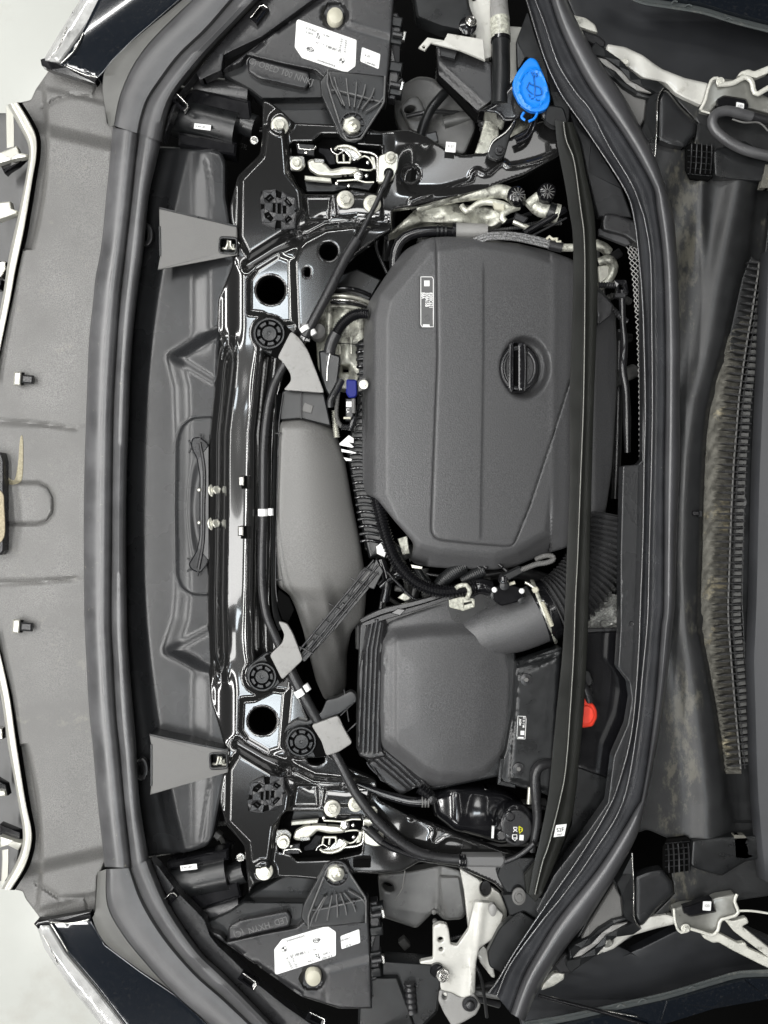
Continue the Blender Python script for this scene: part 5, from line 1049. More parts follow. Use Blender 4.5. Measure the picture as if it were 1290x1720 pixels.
plate('side_step', [(841, 1274), (846, 1274), (842, 1312), (866, 1318), (866, 1324), (836, 1318)], -18, m_dark, bb, 14, 1)
tube('drain_hose', [(918, 1330, -20), (904, 1310, -10), (903, 1296, -8), (910, 1284, -8), (924, 1280, -10)], 9, m_dgloss, bb, seg=16) if False else tube('drain_hose', [(926, 1282, -14), (908, 1286, -8), (899, 1302, -6), (900, 1340, -6), (902, 1380, -8), (893, 1430, -10)], [8, 9, 9, 8, 7, 6], m_mid, bb, seg=16)
tube('metal_pipe', [(890, 1322, -14), (888, 1350, -14)], 3.5, m_zinc, bb, seg=10, raw=True, n=4)
bt = T('battery', 'glossy dark battery box with a red terminal cap beside the long brace', 'battery')
relief('box', ch([(984, 1062), (1040, 1060), (1040, 1122), (1062, 1150), (1064, 1180), (1054, 1222), (1030, 1270), (1026, 1308), (968, 1290)], 6), -50, m_dgloss, bt, (), 8, (3, 3), 40)
relief('terminal_cap', ch([(976, 1168), (984, 1172), (986, 1178), (997, 1182), (1003, 1194), (1003, 1206), (996, 1220), (978, 1223), (970, 1200)], 4), -8, m_red, bt, (), 3, (4, 5), 16)
plate('cap_top', circ(984, 1201, 14, 16), -3, m_red, bt, 4, 1.5)
tube('cable', [(978, 1150, -14), (986, 1165, -12), (990, 1178, -14)], 8, m_mid, bt, seg=12); plate('post', ch([(976, 1124), (990, 1126), (998, 1146), (992, 1154), (976, 1152)], 3), -20, m_dark, bt, 12, 2)
plate('lid_edge', [(984, 1056), (1038, 1054), (1038, 1060), (984, 1063)], -46, m_mid, bt, 8, 1)
plate('lid', [(968, 1288), (1026, 1309), (1022, 1348), (1000, 1400), (940, 1470), (930, 1460), (960, 1385)], -52, m_dark, bt, 20, 1)
foil = T('sound_foil', 'crinkled dark glittering foil lining beyond the bellows', 'foil')
relief('foil', [(988, 1004), (1020, 996), (1042, 1000), (1040, 1060), (986, 1062)], lambda x, y: -66+6*np.sin(x/5+y/7)*np.cos(y/4), m_wet, foil, (), 3, (2, 2), 10)
tube('edge', [(990, 1032, -56), (1006, 1022, -54), (1020, 1020, -56), (1034, 1012, -56)], 1, m_fin2, foil, seg=6); tube('edge', [(1028, 1042, -54), (1010, 1042, -54), (1008, 1050, -52), (1024, 1058, -54), (1040, 1058, -56)], 1, m_fin2, foil, seg=6)
sp = T('side_trim', 'long flat black side trim with a bright edge inside the rear seal', 'side trim')
relief('trim', ch([(1046, 782), (1072, 780), (1082, 768), (1086, 790), (1082, 900), (1079, 1010), (1074, 1112), (1063, 1232), (1044, 1320), (1010, 1385), (950, 1480), (908, 1545), (900, 1530), (930, 1470), (985, 1400), (1021, 1348), (1026, 1308), (1031, 1270), (1054, 1217), (1061, 1174), (1057, 1146), (1038, 1122), (1042, 1054), (1042, 931)], 4), lambda x, y: 2+groove(x, y, [(1043, 1046), (1076, 1012)], 1.2, 2), m_trough, sp, (), 6, (2.5, 2.5), 24)
lathe('clip', 1061, 1048, [(4.6, 2), (4, 3.4), (2, 3)], m_mid, sp, 14)
rv = T('brake_reservoir', 'glossy black fluid reservoir with a grey printed screw cap', 'reservoir')
relief('tank', ch([(722, 1336), (748, 1322), (800, 1322), (850, 1330), (880, 1350), (890, 1380), (870, 1408), (846, 1420), (810, 1410), (760, 1396), (728, 1372)], 12), lambda x, y: -50+14*np.exp(-((x-765)/22)**2)+14*np.exp(-((x-812)/34)**2-((y-1365)/46)**2), m_dgloss, rv, (), 4, (14, 18), 30)
lathe('cap', 866, 1390, [(33, -40), (33, -14), (31, -9), (27, -7), (2, -6)], m_dgloss, rv, 40, .92, 1.08, tilt=(-6, 8))
relief('cap_top', circ(868, 1391, 26, 31), lambda x, y: -5+.05*(x-868), m_fadegrey, rv, (), 5, (3, 3), 3) if False else relief('cap_top', circ(868, 1391, 26, 31), lambda x, y: -4+.05*(868-x), m_mid, rv, (), 5, (3, 3), 3)
for (cx, cy) in ((857, 1372), (843, 1404)): lathe('grip_dimple', cx, cy, [(8.5, -8), (8, -2.6), (7, -2.4), (6.4, -3.4)], m_dgloss, rv, 20)
plate('grip_bar', rect(846, 1378, 12, 40, 30), -7, m_dgloss, rv, 6, 3); plate('white_mark', rect(828, 1398, 4, 20, 3), -8, m_label, rv, 4, .8)
tr = [(872, 1388), (872, 1400), (880, 1393)]
tube('warning_triangle', [p+(-3.2,) for p in tr+[tr[0]]], .9, m_yellow, rv, seg=6, raw=True); text('!', 875, 1393.6, -3.2, 6.4, m_yellow, rv, rot=90, bold=.15)
text('IX', 865, 1393, -3.2, 9.6, m_label, rv, rot=90, bold=.15); tube('symbol_box', [(861, 1402, -3), (868.5, 1402, -3), (868.5, 1412, -3), (861, 1412, -3), (861, 1402, -3)], .8, m_label, rv, seg=5, raw=True); tube('symbol_box', [(861, 1407.5, -3), (868.5, 1407.5, -3)], .7, m_label, rv, seg=5, raw=True); plate('symbol_square', rect(876, 1407, 7, 9, 3), -3.2, m_label, rv, .3, .05)
t = T('vent_elbow', 'small chrome-ringed rubber elbow hose below the air box', 'hose')
tube('hose', [(600, 1318, -30), (650, 1336, -24), (690, 1346, -20), (718, 1346, -18)], [6, 7, 8, 9], m_dgloss, t, seg=16)
for x in (708, 713, 718): tube('ring', [(x, 1346, -18), (x+2.4, 1346, -18)], 10, m_fin2, t, seg=20, raw=True, n=3)
lathe('elbow', 725, 1345, [(9, -34), (9, -16), (7, -10), (3, -8)], m_mid, t, 24); tube('bellow', [(704, 1324, -22), (722, 1338, -16)], 9, m_dgloss, t, corr=(5, 1.5), seg=16)
# lower corner
l2 = T('wheel_arch_liner', 'cloudy grey wheel arch liner showing behind the lower headlight', 'liner')
relief('liner', ch([(634, 1468), (690, 1462), (742, 1452), (776, 1462), (784, 1530), (778, 1544), (745, 1546), (730, 1530), (700, 1560), (640, 1540)], 8), lambda x, y: -130+.1*(x-700)+8*sst((x-736)/6), m_fadewhite, l2, [circ(652, 1489, 10, 6, a=30)], 5, (6, 8), 20)
plate('liner_flap', ch([(738, 1472), (772, 1472), (782, 1532), (776, 1543), (752, 1545), (742, 1530)], 5), -110, m_fadewhite, l2, 8, 3); tube('liner_edge', [(680, 1462, -108), (676, 1490, -108), (664, 1512, -112)], 1.2, m_fin, l2, seg=6)
for c in ((729, 1533), (731, 1550)): lathe('liner_clip', *c, [(4.4, -110), (4, -104), (2, -103)], m_fin2, l2, 14)
w2 = T('inner_wing', 'white painted inner wing sheet and bracket below the reservoir', 'body panel')
relief('sheet', ch([(772, 1458), (800, 1474), (840, 1500), (852, 1530), (848, 1560), (800, 1560), (786, 1560), (780, 1500)], 4), -90, m_white, w2, [circ(816, 1492, 10, 14)], 6, (3, 3), 10)
relief('bracket', ch([(727, 1556), (738, 1550), (750, 1552), (754, 1562), (757, 1586), (768, 1588), (786, 1562), (797, 1514), (824, 1516), (846, 1536), (838, 1570), (806, 1592), (800, 1616), (798, 1668), (775, 1680), (745, 1672), (735, 1648), (742, 1620), (705, 1621), (705, 1614), (727, 1610)], 3), lambda x, y: -50+8*np.exp(-((x-(806-.12*(y-1540)))/9)**2)-3*sst((x-790)/6), m_white, w2, [circ(740, 1578, 4.5), circ(741, 1594, 3.4)], 4, (3, 3), 8)
plate('plug', circ(816, 1492, 9, 13), -94, m_mid, w2, 2, 1); relief('sheet', ch([(800, 1600), (812, 1588), (824, 1600), (832, 1642), (826, 1642), (806, 1616)], 3), -88, m_white, w2, (), 5, (3, 3), 8)
relief('hinge_foot', ch([(738, 1662), (760, 1668), (775, 1676), (796, 1668), (808, 1688), (800, 1704), (780, 1716), (760, 1725), (745, 1700), (736, 1680)], 4), -46, m_fin, w2, [circ(747, 1673, 4, 6)], 5, (3, 3), 8)
lathe('pad', 790, 1692, [(13, -42), (12, -40), (8, -40), (7.4, -34), (4, -32)], m_mid, w2, 28); bolt(w2, 744, 1638, -38, 11, m_steel, (-8, 10)); lathe('bump_stop', 828, 1530, [(9, -44), (8, -36), (4, -34)], m_fin, w2, 24, .8, 1.3)
b2 = T('relay_box', 'black moulded control box beside the lower headlight near the bottom edge', 'box')
plate('box', ch([(640, 1612), (700, 1616), (738, 1620), (742, 1650), (735, 1700), (690, 1745), (640, 1745)], 5), -48, m_dark, b2, 30, 4); plate('box', ch([(604, 1640), (668, 1640), (690, 1700), (700, 1745), (600, 1745)], 4), -38, m_dark, b2, 30, 4)
tube('ribbed_side', [(688, 1650, -44), (692, 1700, -44)], 9, m_mid, b2, corr=(9, 1.5)); lathe('boss', 734, 1632, [(12, -56), (12, -44), (10, -42)], m_dgloss, b2, 24)
e2 = T('cowl_end', 'black cowl end piece with a round washer under the foot of the brace', 'cowl end')
plate('end', ch([(842, 1502), (866, 1500), (878, 1496), (912, 1508), (928, 1520), (904, 1545), (880, 1530), (856, 1540), (850, 1520)], 5), -4, m_dark, e2, 12, 2)
plate('panel', ch([(838, 1560), (872, 1528), (902, 1548), (884, 1580), (848, 1636), (822, 1624), (818, 1600)], 6), -12, m_dark, e2, 12, 2)
lathe('washer', 872, 1507, [(13, -4), (12.6, -1), (9, 0), (8, -1.6), (5, -1.4), (4.6, 1), (2, 1)], m_fin2, e2, 32, .9, 1.15)
plate('arm_cover', ch([(846, 1440), (900, 1440), (904, 1484), (880, 1500), (850, 1500), (834, 1470)], 6), -10, m_dark, e2, 10, 2)
# ================================================================ COWL (right of the rear seal)
cw = T('cowl', 'dusty black windscreen cowl panel right of the rear seal with a broad light ridge', 'cowl')
CB = [(1090, 236), (1110, 224), (1160, 232), (1235, 300), (1345, 300), (1345, 1470), (1240, 1470), (1150, 1420), (1085, 1392), (1072, 1400), (1060, 1386), (1095, 1260), (1118, 1100), (1124, 900), (1128, 680), (1118, 480), (1096, 340), (1070, 262)]
RY = [300, 400, 500, 600, 680, 760, 850, 950, 1050, 1150, 1250, 1350]; RX = [1246, 1226, 1207, 1190, 1168, 1157, 1152, 1150, 1154, 1168, 1182, 1192]
CLX = lambda y: np.interp(y, [280, 330, 425, 466, 561, 650, 680, 728, 839, 910, 1010, 1041, 1095, 1176, 1244, 1312, 1400], [1276, 1271, 1260, 1244, 1222, 1198, 1192, 1185, 1180, 1179, 1175, 1173, 1184, 1200, 1211, 1219, 1236])
def zcw(x, y):
    rx = np.interp(y, RY, RX); u = x-rx
    z = -34+20*np.exp(-(u/28)**2)+0*x
    z -= 12*sst((u-18)/30)
    z += 9*sst((1150-x-.10*np.abs(y-800))/30)*0
    z += -10*sst((x-CLX(y)+3)/3)*((y > 320) & (y < 1380))
    z += 3*np.sin(x/13+y/29)*np.exp(-((x-1150)/45)**2)*sst((520-y)/90)
    z += 10*np.exp(-((x-1180)/8)**2)*sst((500-y)/120)*.6
    return z
relief('panel', ch(CB, 10, 3), zcw, m_muddy, cw, (), 5, (3, 3), 24)
sf = T('sandy_felt_strip', 'sandy dirt-filled felt strip between the cowl panel and the comb of slats', 'felt strip')
sy = [640, 680, 728, 839, 846, 876, 884, 1010, 1041, 1095, 1176, 1244, 1300]
sl = [(float(CLX(y))+2, y) for y in sy if y not in (846, 876)]
right = [(1246, 1300), (1236, 1203), (1228, 1109), (1222, 1041), (1222, 960), (1228, 863), (1232, 782), (1238, 680), (1252, 588), (1262, 520)]
def zsf(x, y):
    c = np.interp(y, [447, 525, 588, 669, 782, 863, 1010, 1041, 1109, 1203, 1290], [1275, 1263, 1252, 1241, 1232, 1228, 1223, 1223, 1228, 1236, 1244])
    return -36+4*np.sin(y*2*math.pi/11.75)*sst((x-(c-38))/14)+2.5*np.sin(x/6)*np.sin(y/17)+1.5*np.sin(x/3+y/5)
relief('felt', [(float(CLX(560))+3, 560)]+sl+right, zsf, m_sand, sf, (), 2.6, (2, 2), 8)
relief('dark_felt', [(1262, 430), (1276, 440), (1266, 520), (1246, 600), (1226, 600), (1226, 560), (1247, 466)], -37, m_muddy, sf, (), 5, (2, 2), 8)
t = T('cowl_clip', 'tiny black clip at the edge of the sandy felt strip', 'clip')
plate('clip', rect(1169, 862, 12, 7), -12, m_dgloss, t, 6, 1); plate('clip', rect(1177, 863, 6, 11), -14, m_dark, t, 6, 1)
# comb of slats
cg = T('cowl_grille', 'long comb of narrow black slats along the sandy felt strip', 'grille')
CY = [447, 525, 588, 669, 782, 863, 1010, 1041, 1109, 1203, 1290]; CX = [1275, 1263, 1252, 1241, 1232, 1228, 1223, 1223, 1228, 1236, 1244]
spine = [(float(np.interp(y, CY, CX)), y) for y in np.linspace(440, 1292, 50)]
band('spine', [(x-1.6, y) for x, y in spine], [(x+1.8, y) for x, y in spine], [(0, -5), (.1, 0), (.9, 0), (1, -5)], -20, m_fin2, cg, 80, sm=False)
band('inner_rail', [(x+6.5, y) for x, y in spine], [(x+8.5, y) for x, y in spine], [(0, -5), (.1, 0), (.9, 0), (1, -5)], -23, m_mid, cg, 80, sm=False)
def boxv(x0, x1, y0, y1, z0, z1, x2=None):
    return
sV = []; sF = []
def addprism(P2, zt, zb_):
    b = len(sV); n = len(P2)
    for (x, y) in P2: sV.append((x*.001, -y*.001, zt*.001))
    for (x, y) in P2: sV.append((x*.001, -y*.001, zb_*.001))
    sF.append(list(range(b+n-1, b-1, -1)))
    for i in range(n): sF.append([b+i, b+(i+1) % n, b+n+(i+1) % n, b+n+i])
addprism([(-24, .4), (-12, -1.9), (1, -1.9), (1, 1.9), (-12, 1.9)], -1, -12)
addprism([(1, -1.2), (26, -1.6), (26, .6), (1, .9)], -3, -12)
addprism([(9.5, -8.6), (24.5, -9.6), (24.8, -3.2), (9.5, -2.4)], -8, -12)
proto = mk('slat', sV, sF, m_slat, cg, 20); sm_ = proto.data; bpy.data.objects.remove(proto)
m_slat2 = mat('grey_slat_plastic', (.075, .075, .072), .35, var=[(60, .4)])
sm_.materials.append(m_slat2)
for p in sm_.polygons:
    if min(sm_.vertices[i].co.x for i in p.vertices) > .009: p.material_index = 1
ys = np.arange(440, 1292, 11.75)
for i, yy in enumerate(ys):
    x = float(np.interp(yy, CY, CX)); dx = np.interp(yy+5, CY, CX)-np.interp(yy-5, CY, CX)
    o = bpy.data.objects.new('slat', sm_); COL.objects.link(o); o.parent = cg; o.location = Vector(W(x, yy, -18))
    sc1 = 1.0 if 560 < yy < 1200 else .86; o.scale = (sc1, 1, 1); o.rotation_euler = (0, 0, math.atan2(dx, 10)*.9+random.uniform(-.02, .02))
gt = T('water_gutter', 'smooth dark gutter channel right of the comb of slats', 'gutter')
relief('gutter', [(1300, 300), (1284, 430), (1268, 560), (1256, 690), (1250, 800), (1247, 900), (1245, 1010), (1250, 1110), (1258, 1200), (1268, 1300), (1280, 1420), (1345, 1470), (1345, 300)], lambda x, y: -30+.0*x, m_dark, gt, (), 12, (2, 2), 10)
band('gutter_lip', [(1296, 400), (1286, 480), (1276, 640), (1268, 800), (1262, 950), (1262, 1080), (1268, 1200), (1276, 1330), (1284, 1440)], [(1304, 400), (1296, 480), (1288, 640), (1281, 800), (1275, 950), (1274, 1080), (1280, 1200), (1288, 1330), (1296, 1440)], [(0, -10), (.2, 0), (.6, 3), (1, 0)], -20, m_dark, gt, 60)
hd = T('bonnet', 'grey inner panel of the raised bonnet at the right edge', 'bonnet')
hv = []; hn = 24
BXs = np.interp(np.linspace(420, 1480, hn), [420, 660, 800, 1010, 1109, 1290, 1350, 1480], [1296, 1286, 1280, 1275, 1271, 1276, 1279, 1290])
rows = []
for j, (dx, z_) in enumerate(((0, -24), (3, -16), (26, -10), (60, 10), (130, 90), (230, 300), (330, 600), (410, 900))):
    for i in range(hn):
        yy = np.linspace(420, 1480, hn)[i]; p = W(BXs[i], 860+(yy-860)*(1+.0007*z_*.9), -16); hv.append((p[0]+dx*.001, p[1], z_*.001))
hf = [[j*hn+i, j*hn+i+1, (j+1)*hn+i+1, (j+1)*hn+i] for j in range(7) for i in range(hn-1)]
o = mk('inner_panel', hv, hf, m_hood, hd, 50); md = o.modifiers.new('thick', 'SOLIDIFY'); md.thickness = .02; md.offset = 1
lathe('screw', 1280, 1063, [(15, -12), (15, -8), (12, -4), (10, -4), (9, -7), (5, -7), (4, -5), (2, -5)], m_dgloss, hd, 28)
# side wells
def cowlside(label, f, up):
    t = T('cowl_side_cover', label, 'cowl cover')
    relief('cover', f([(1070, 255), (1086, 230), (1100, 240), (1104, 165), (1112, 148), (1122, 150), (1140, 172), (1172, 206), (1166, 240), (1196, 300), (1290, 310), (1345, 320), (1345, 205), (1250, 190), (1190, 190), (1130, 158), (1100, 130), (1010, 85), (994, 100), (1030, 170)]),
           lambda x, y: -30+0*x, m_muddy, t, (), 8, (2, 2), 20)
    relief('bulge', f(ch([(1104, 166), (1112, 150), (1122, 152), (1142, 178), (1172, 206), (1168, 226), (1150, 250), (1128, 246), (1103, 236)], 6)), lambda x, y: -14+0*x, m_trough, t, (), 4, (9, 9), 14)
    plate('fin', f([(1086, 176), (1090, 162), (1108, 154), (1116, 144), (1106, 166), (1103, 240), (1101, 276), (1084, 240), (1074, 224), (1083, 205)]), -8, m_dark, t, 20, 1.5)
    tube('fin_edge', [p+(-7,) for p in f([(1116, 145), (1105, 166), (1103, 220), (1099, 276)])], 1, m_steel, t, seg=6)
    plate('inner_face', f([(1008, 110), (1030, 124), (1060, 148), (1086, 164), (1082, 200), (1070, 222), (1052, 192), (1030, 154)]), -16, m_fin2, t, 6, 2)
    for pts in ([(992, 82), (1000, 70), (1016, 82), (1042, 100), (1058, 118), (1076, 132), (1104, 136), (1118, 146), (1106, 158), (1078, 144), (1058, 134), (1040, 112), (1016, 96), (994, 92)],):
        plate('foam_wave', f(pts), -6, m_dark, t, 16, 1.5)
    plate('foam_wave', f([(998, 92), (1002, 96), (1018, 112), (1034, 120), (1052, 140), (1072, 154), (1094, 162), (1090, 166), (1068, 160), (1046, 146), (1030, 130), (1006, 118), (998, 110)]), -7, m_dark, t, 16, 1.5)
    plate('foam_face', f([(1004, 96), (1018, 100), (1044, 120), (1066, 140), (1094, 156), (1070, 152), (1050, 138), (1030, 118), (1012, 108)]), -10, m_fin, t, 4, 1)
    plate('vent_frame', f([(1152, 246), (1160, 240), (1198, 246), (1200, 296), (1190, 304), (1160, 300), (1152, 284)]), -24, m_black, t, 6, 1)
    for i in range(5):
        x = 1162+i*8.5; tube('slat', [p+(-20,) for p in f([(x, 242), (x-1, 270), (x-3, 292)])], 1.3, m_mid, t, seg=6)
    for j in range(5): tube('cross_bar', [p+(-23,) for p in f([(1155, 252+j*10), (1196, 256+j*10)])], .9, m_dark, t, seg=6, raw=True)
    relief('box', f(ch([(1198, 252), (1250, 236), (1290, 262), (1345, 270), (1345, 308), (1250, 304), (1200, 298)], 6)), -12, m_dark, t, (), 10, (4, 5), 18)
    return t
cowlside('dusty black upper cowl side cover with a sharp fin and small vent', I_, True)
FB = lambda pts: [((p[0]-1100)*1.0+1060+(p[1]-150)*.02, 1556-(p[1]-150)*.98)+tuple(p[2:]) for p in pts]
cowlside('dusty black lower cowl side cover with a sharp fin and small vent', FB, False)
mp3 = T('foam_piece', 'yellowed foam block at the upper end of the gutter by the right edge', 'foam', 'yellowed foam blocks')
relief('foam', [(1286, 276), (1345, 276), (1345, 318), (1276, 316)], -8, m_sand, mp3, (), 5, (2, 2), 10)
mp4 = T('foam_piece', 'small toothed yellowed foam block at the lower end of the gutter', 'foam', 'yellowed foam blocks')
relief('foam', [(1232, 1402), (1250, 1402), (1262, 1412), (1258, 1418), (1266, 1424), (1260, 1430), (1268, 1440), (1254, 1444), (1234, 1442)], -12, m_sand, mp4, (), 4, (2, 2), 10)
# ---- fenders and hinges
def fender(label, liner, lip, outer, lipw, step_):
    t = T('fender_gutter', label, 'fender')
    relief('gutter', liner, lambda x, y: -70+0*x, m_fgutter, t, (), 14, (4, 4), 20)
    band('edge_strip', [(a, b-lipw) for a, b in lip], [(a, b+lipw) for a, b in lip], [(0, -16), (.1, -3), (.35, 0), (.5, 3), (.65, 0), (.9, -2), (1, -12)], -6, m_fedge, t, 60)
    plate('outer_skin', outer, -4, m_body, t, 12, 3)
    for q in step_: tube('sealant_curl', [p+(-3,) for p in q], 1.4, m_fedge, t, seg=6)
    return t
m_fgutter = mat('fender_liner_black', (.014, .015, .017), .45, var=[(8, .5)])
m_fedge = mat('grey_sealer', (.09, .1, .1), .35, coat=.3, dirt=((.2, .2, .18), 110, .55, .75))
fender('dark fender gutter and grey sealed edge along the upper right corner', [(940, -30), (1075, -30), (1345, 48), (1345, 190), (1200, 170), (1110, 136), (1010, 80), (970, 40)],
       [(1030, -22), (1075, 0), (1120, 8), (1180, 18), (1240, 36), (1345, 62)], [(1090, -30), (1345, -30), (1345, 52), (1240, 26), (1180, 8), (1110, -6)], 7, [[(1128, 6), (1132, 2), (1138, 3)], [(1150, 12), (1156, 8), (1162, 10)], [(1218, 32), (1224, 30), (1230, 33)]])
fender('dark fender gutter and grey sealed edge along the lower right corner', [(930, 1600), (972, 1560), (990, 1560), (1060, 1600), (1140, 1560), (1220, 1545), (1345, 1600), (1345, 1662), (1200, 1660), (960, 1700), (880, 1745), (870, 1700)],
       [(880, 1722), (960, 1708), (1040, 1690), (1120, 1672), (1200, 1648), (1250, 1636), (1345, 1634)], [(870, 1745), (960, 1718), (1040, 1698), (1120, 1680), (1200, 1657), (1250, 1644), (1345, 1642), (1345, 1672), (1290, 1678), (1200, 1694), (1110, 1722), (1080, 1745)], 7, [[(1072, 1684), (1078, 1678), (1086, 1680)], [(1036, 1692), (1042, 1687), (1050, 1690)], [(1156, 1661), (1162, 1657), (1168, 1659)]])
t = T('prop_cable', 'thin dark cable loop resting across the lower fender edge', 'cable')
tube('cable', [(905, 1672, 0), (950, 1684, 0), (1020, 1702, 0), (1090, 1724, 0)], 3.2, m_dgloss, t, seg=12); tube('cable', [(925, 1674, -2), (990, 1692, -2), (1070, 1708, -2)], 1.2, m_steel, t, seg=8)
def hinge(label, arm, foot, br_, arms, bolts_, swp, swlab):
    t = T('hinge_assembly', label, 'hinge', 'bonnet hinges')
    relief('rail', ch(arm, 4), lambda x, y: -22+2*np.sin(x/9), m_white, t, (), 4, (5, 5), 14)
    relief('knuckle', ch(foot, 4), lambda x, y: -10+4*np.sin(x/16), m_hinge, t, (), 4, (5, 6), 14)
    for (p, r) in br_: tube('flange', [tuple(q)+(-4,) for q in p], r, m_alu2, t, seg=10, flat=.7)
    for p, z_ in arms: relief('arm', ch(p, 4), z_, m_alu2, t, (), 5, (3, 3), 8)
    for (x, y, z_, r, m_) in bolts_: bolt(t, x, y, z_, r, m_, (6, 8))
    plate('switch_body', ch(swp, 3), -2, m_dgloss, t, 12, 2)
    q = np.mean(np.array(swlab), 0); plate('switch_label', ch(swlab, 1.5), -1.4, m_label, t, .4, .05); text('123', q[0], q[1], -.9, 6, m_greyink, t)
    return t
m_hinge = mat('grey_primed_hinge', (.17, .17, .155), .3, metal=.3, coat=.3, var=[(14, .8)])
m_alu2 = mat('pale_hinge_paint', (.58, .575, .52), .28, metal=.1, coat=.4, var=[(22, .3)], dirt=((.15, .145, .12), 60, .58, .76))
hinge('pale painted bonnet hinge with black switch in the upper right corner',
      [(1020, 74), (1050, 79), (1080, 93), (1100, 108), (1112, 116), (1150, 131), (1190, 140), (1188, 158), (1178, 178), (1150, 166), (1132, 156), (1118, 140), (1080, 132), (1060, 118), (1040, 102), (1016, 86)],
      [(1186, 150), (1194, 134), (1200, 130), (1214, 132), (1236, 134), (1252, 130), (1262, 134), (1268, 152), (1290, 164), (1345, 170), (1345, 200), (1290, 192), (1264, 184), (1230, 178), (1204, 176), (1194, 190), (1176, 186)],
      [([(1176, 185), (1184, 170), (1190, 148), (1196, 133), (1206, 131)], 2.6), ([(1206, 142), (1230, 140), (1250, 130), (1262, 136), (1266, 152), (1272, 158), (1290, 148), (1345, 120)], 4.5), ([(1178, 186), (1192, 190)], 2)],
      [([(1238, 128), (1244, 120), (1258, 116), (1266, 120), (1345, 88), (1345, 100), (1270, 132), (1256, 128)], -6)],
      [(1210, 138, -6, 8, m_alu2), (1050, 106, -16, 7, m_alu2)], [(1204, 166), (1216, 160), (1254, 166), (1258, 178), (1252, 188), (1226, 182), (1206, 178)], [(1237, 171), (1250, 174), (1249, 186), (1236, 182)])
hinge('pale painted bonnet hinge with black switch in the lower right corner',
      [(964, 1612), (990, 1582), (1014, 1562), (1026, 1558), (1050, 1560), (1084, 1540), (1120, 1535), (1134, 1540), (1134, 1552), (1100, 1560), (1060, 1572), (1030, 1594), (990, 1608)],
      [(1130, 1526), (1145, 1520), (1180, 1516), (1200, 1506), (1236, 1500), (1234, 1522), (1240, 1536), (1216, 1544), (1208, 1560), (1200, 1568), (1180, 1564), (1156, 1560), (1140, 1566), (1132, 1540)],
      [([(1238, 1502), (1234, 1514), (1240, 1534), (1222, 1542), (1210, 1546), (1206, 1562), (1196, 1571), (1180, 1566), (1160, 1560)], 2.8), ([(1132, 1526), (1134, 1548), (1142, 1566), (1158, 1562)], 2.2), ([(1240, 1530), (1262, 1530), (1290, 1534)], 2)],
      [([(1216, 1544), (1232, 1546), (1254, 1540), (1258, 1550), (1246, 1556), (1262, 1568), (1292, 1592), (1345, 1630), (1345, 1650), (1280, 1600), (1232, 1564)], -8), ([(1178, 1570), (1206, 1566), (1240, 1584), (1252, 1582), (1256, 1592), (1300, 1612), (1345, 1640), (1345, 1660), (1290, 1626), (1230, 1596), (1206, 1582), (1198, 1584), (1182, 1576)], -12)],
      [(1151, 1559, -6, 8, m_alu2), (1020, 1580, -14, 11, m_hinge)], [(1146, 1524), (1160, 1520), (1196, 1508), (1204, 1532), (1160, 1540), (1148, 1534)], [(1181, 1514), (1195, 1514), (1194, 1530), (1180, 1529)])
t = T('hinge_plate', 'small pale stamped hinge plate beside the top of the rear seal', 'hinge plate')
relief('plate', ch([(952, 22), (966, 26), (984, 30), (1000, 42), (1005, 56), (990, 52), (962, 42)], 4), -30, m_alu2, t, (), 4, (3, 4), 8); plate('cover', ch([(962, 44), (990, 54), (1006, 60), (1018, 70), (1016, 82), (996, 76), (976, 64)], 4), -20, m_mid, t, 10, 3)
t = T('hinge_plate', 'small pale stamped hinge plate beside the bottom of the rear seal', 'hinge plate')
relief('plate', ch([(912, 1652), (930, 1634), (948, 1632), (948, 1644), (930, 1656), (908, 1664)], 4), -30, m_alu2, t, (), 4, (3, 4), 8); plate('cover', ch([(930, 1622), (950, 1600), (966, 1612), (960, 1634), (940, 1636)], 4), -20, m_mid, t, 10, 3)
t = T('drain_hose', 'thick black rubber hose looping out of the upper right hinge corner', 'hose')
tube('hose', [(1262, 196, -6), (1240, 190, -2), (1220, 186, 0), (1202, 192, 2), (1196, 206, 4), (1204, 222, 4), (1224, 238, 4), (1252, 252, 4), (1290, 262, 4), (1345, 274, 4)], 8.4, m_rubber, t, seg=20)
tube('hose_end', [(1254, 192, -4), (1290, 202, -8), (1345, 214, -10)], 7, m_mid, t, seg=16); tube('wire', [(1230, 200, -6), (1250, 206, -4), (1275, 206, -6), (1290, 220, -8)], 1.6, m_fin2, t, seg=8)

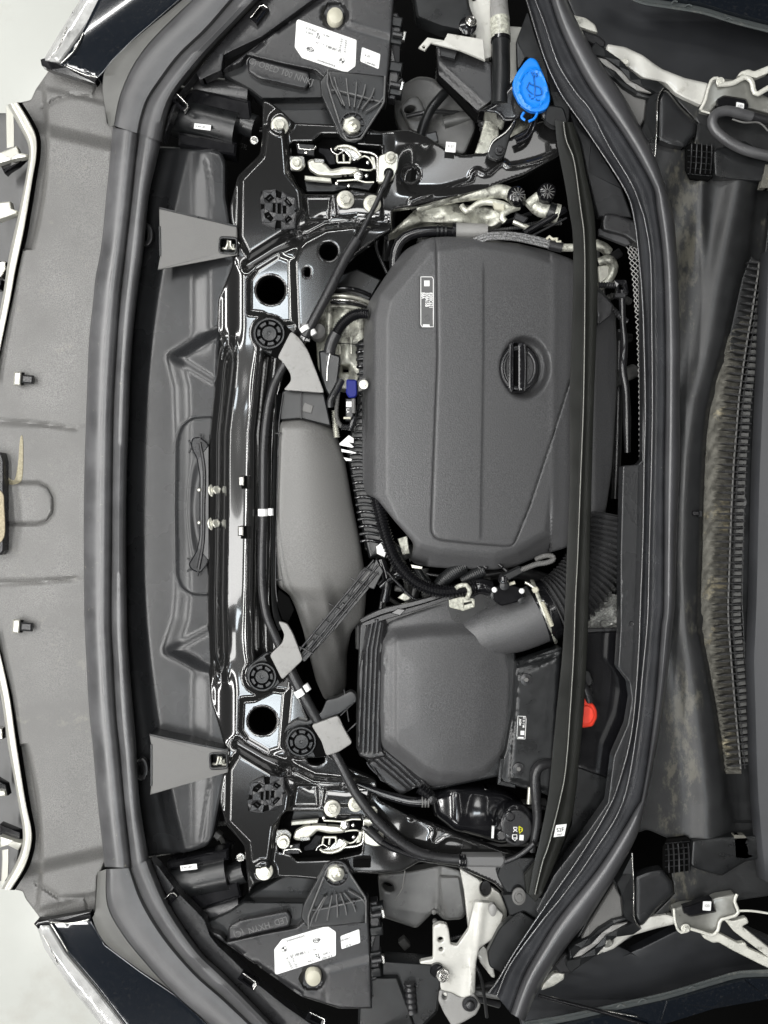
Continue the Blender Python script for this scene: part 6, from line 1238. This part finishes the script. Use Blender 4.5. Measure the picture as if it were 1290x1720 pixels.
# ================================================================ dim looms and pipes deep in the bay
wh = T('wiring_harness', 'dim tangle of black hoses and cables deep in the gaps around the engine', 'wiring')
rr = random.Random(11); m_loom = mat('loom_black', (.02, .02, .021), .3, spec=.8, var=[(40, .6)]); m_loom2 = mat('loom_grey', (.07, .07, .068), .35, var=[(40, .6)])
ZN = [(620, 380, 700, 480, 7), (640, 250, 860, 400, 9), (590, 560, 640, 940, 8), (620, 880, 720, 1040, 9), (660, 100, 830, 240, 7), (990, 400, 1045, 760, 7), (700, 1310, 900, 1430, 6), (420, 100, 560, 230, 4), (430, 1480, 560, 1560, 4), (640, 1560, 790, 1700, 6), (990, 900, 1040, 1060, 4), (340, 250, 400, 420, 4), (340, 1260, 400, 1430, 4), (640, 930, 850, 1010, 5)]
for (x0, y0, x1, y1, n) in ZN:
    for k in range(n):
        z = rr.uniform(-210, -95); a = (rr.uniform(x0, x1), rr.uniform(y0, y1)); L_ = rr.uniform(.5, 1.1); hor = rr.random() < .5
        b = (a[0]+(x1-x0)*L_*(1 if hor else rr.uniform(-.3, .3)), a[1]+(y1-y0)*L_*(rr.uniform(-.3, .3) if hor else 1)); m_ = ((a[0]+b[0])/2+rr.uniform(-18, 18), (a[1]+b[1])/2+rr.uniform(-18, 18))
        r = rr.choice((3, 4, 6, 9, 13)); tube('cable', [a+(z,), m_+(z+rr.uniform(-8, 20),), b+(z-10,)], r, rr.choice((m_loom, m_loom, m_loom2)), wh, corr=(r*.7+2, r*.12+.3) if rr.random() < .45 else None, seg=12)
    for k in range(max(2, n//3)):
        cx, cy = rr.uniform(x0, x1), rr.uniform(y0, y1); plate('connector', ch(rect(cx, cy, rr.uniform(12, 30), rr.uniform(8, 20), rr.uniform(0, 90)), 2), rr.uniform(-150, -85), rr.choice((m_loom, m_loom2)), wh, 14, 2)
# ================================================================ FINISH: put every thing's origin at its base
bpy.context.view_layer.update()
def kids(o): return [c for c in bpy.data.objects if c.parent is o]
CH = {}
for o in bpy.data.objects:
    if o.parent is not None: CH.setdefault(o.parent.name, []).append(o)
GR_ = {}
for t in THINGS: GR_.setdefault(t.name.split('.')[0], []).append(t)
for k, v in GR_.items():
    if len(v) > 1:
        for t in v:
            if not t.get('group') and k not in ('hose', 'cable', 'connector', 'bracket'): t['group'] = 'matching ' + k.replace('_', ' ') + ' pieces of the engine bay'
for t in THINGS:
    if not CH.get(t.name): bpy.data.objects.remove(t); continue
    lo = Vector((9, 9, 9)); hi = Vector((-9, -9, -9))
    def walk(o, off):
        for c in CH.get(o.name, []):
            p = off+c.location
            if c.type == 'MESH':
                for b in c.bound_box:
                    for i in range(3): lo[i] = min(lo[i], b[i]+p[i]); hi[i] = max(hi[i], b[i]+p[i])
            walk(c, p)
    walk(t, t.location)
    L0 = Vector(((lo.x+hi.x)/2, (lo.y+hi.y)/2, lo.z)); d = L0-t.location; t.location = L0
    for c in CH[t.name]: c.location = c.location-d
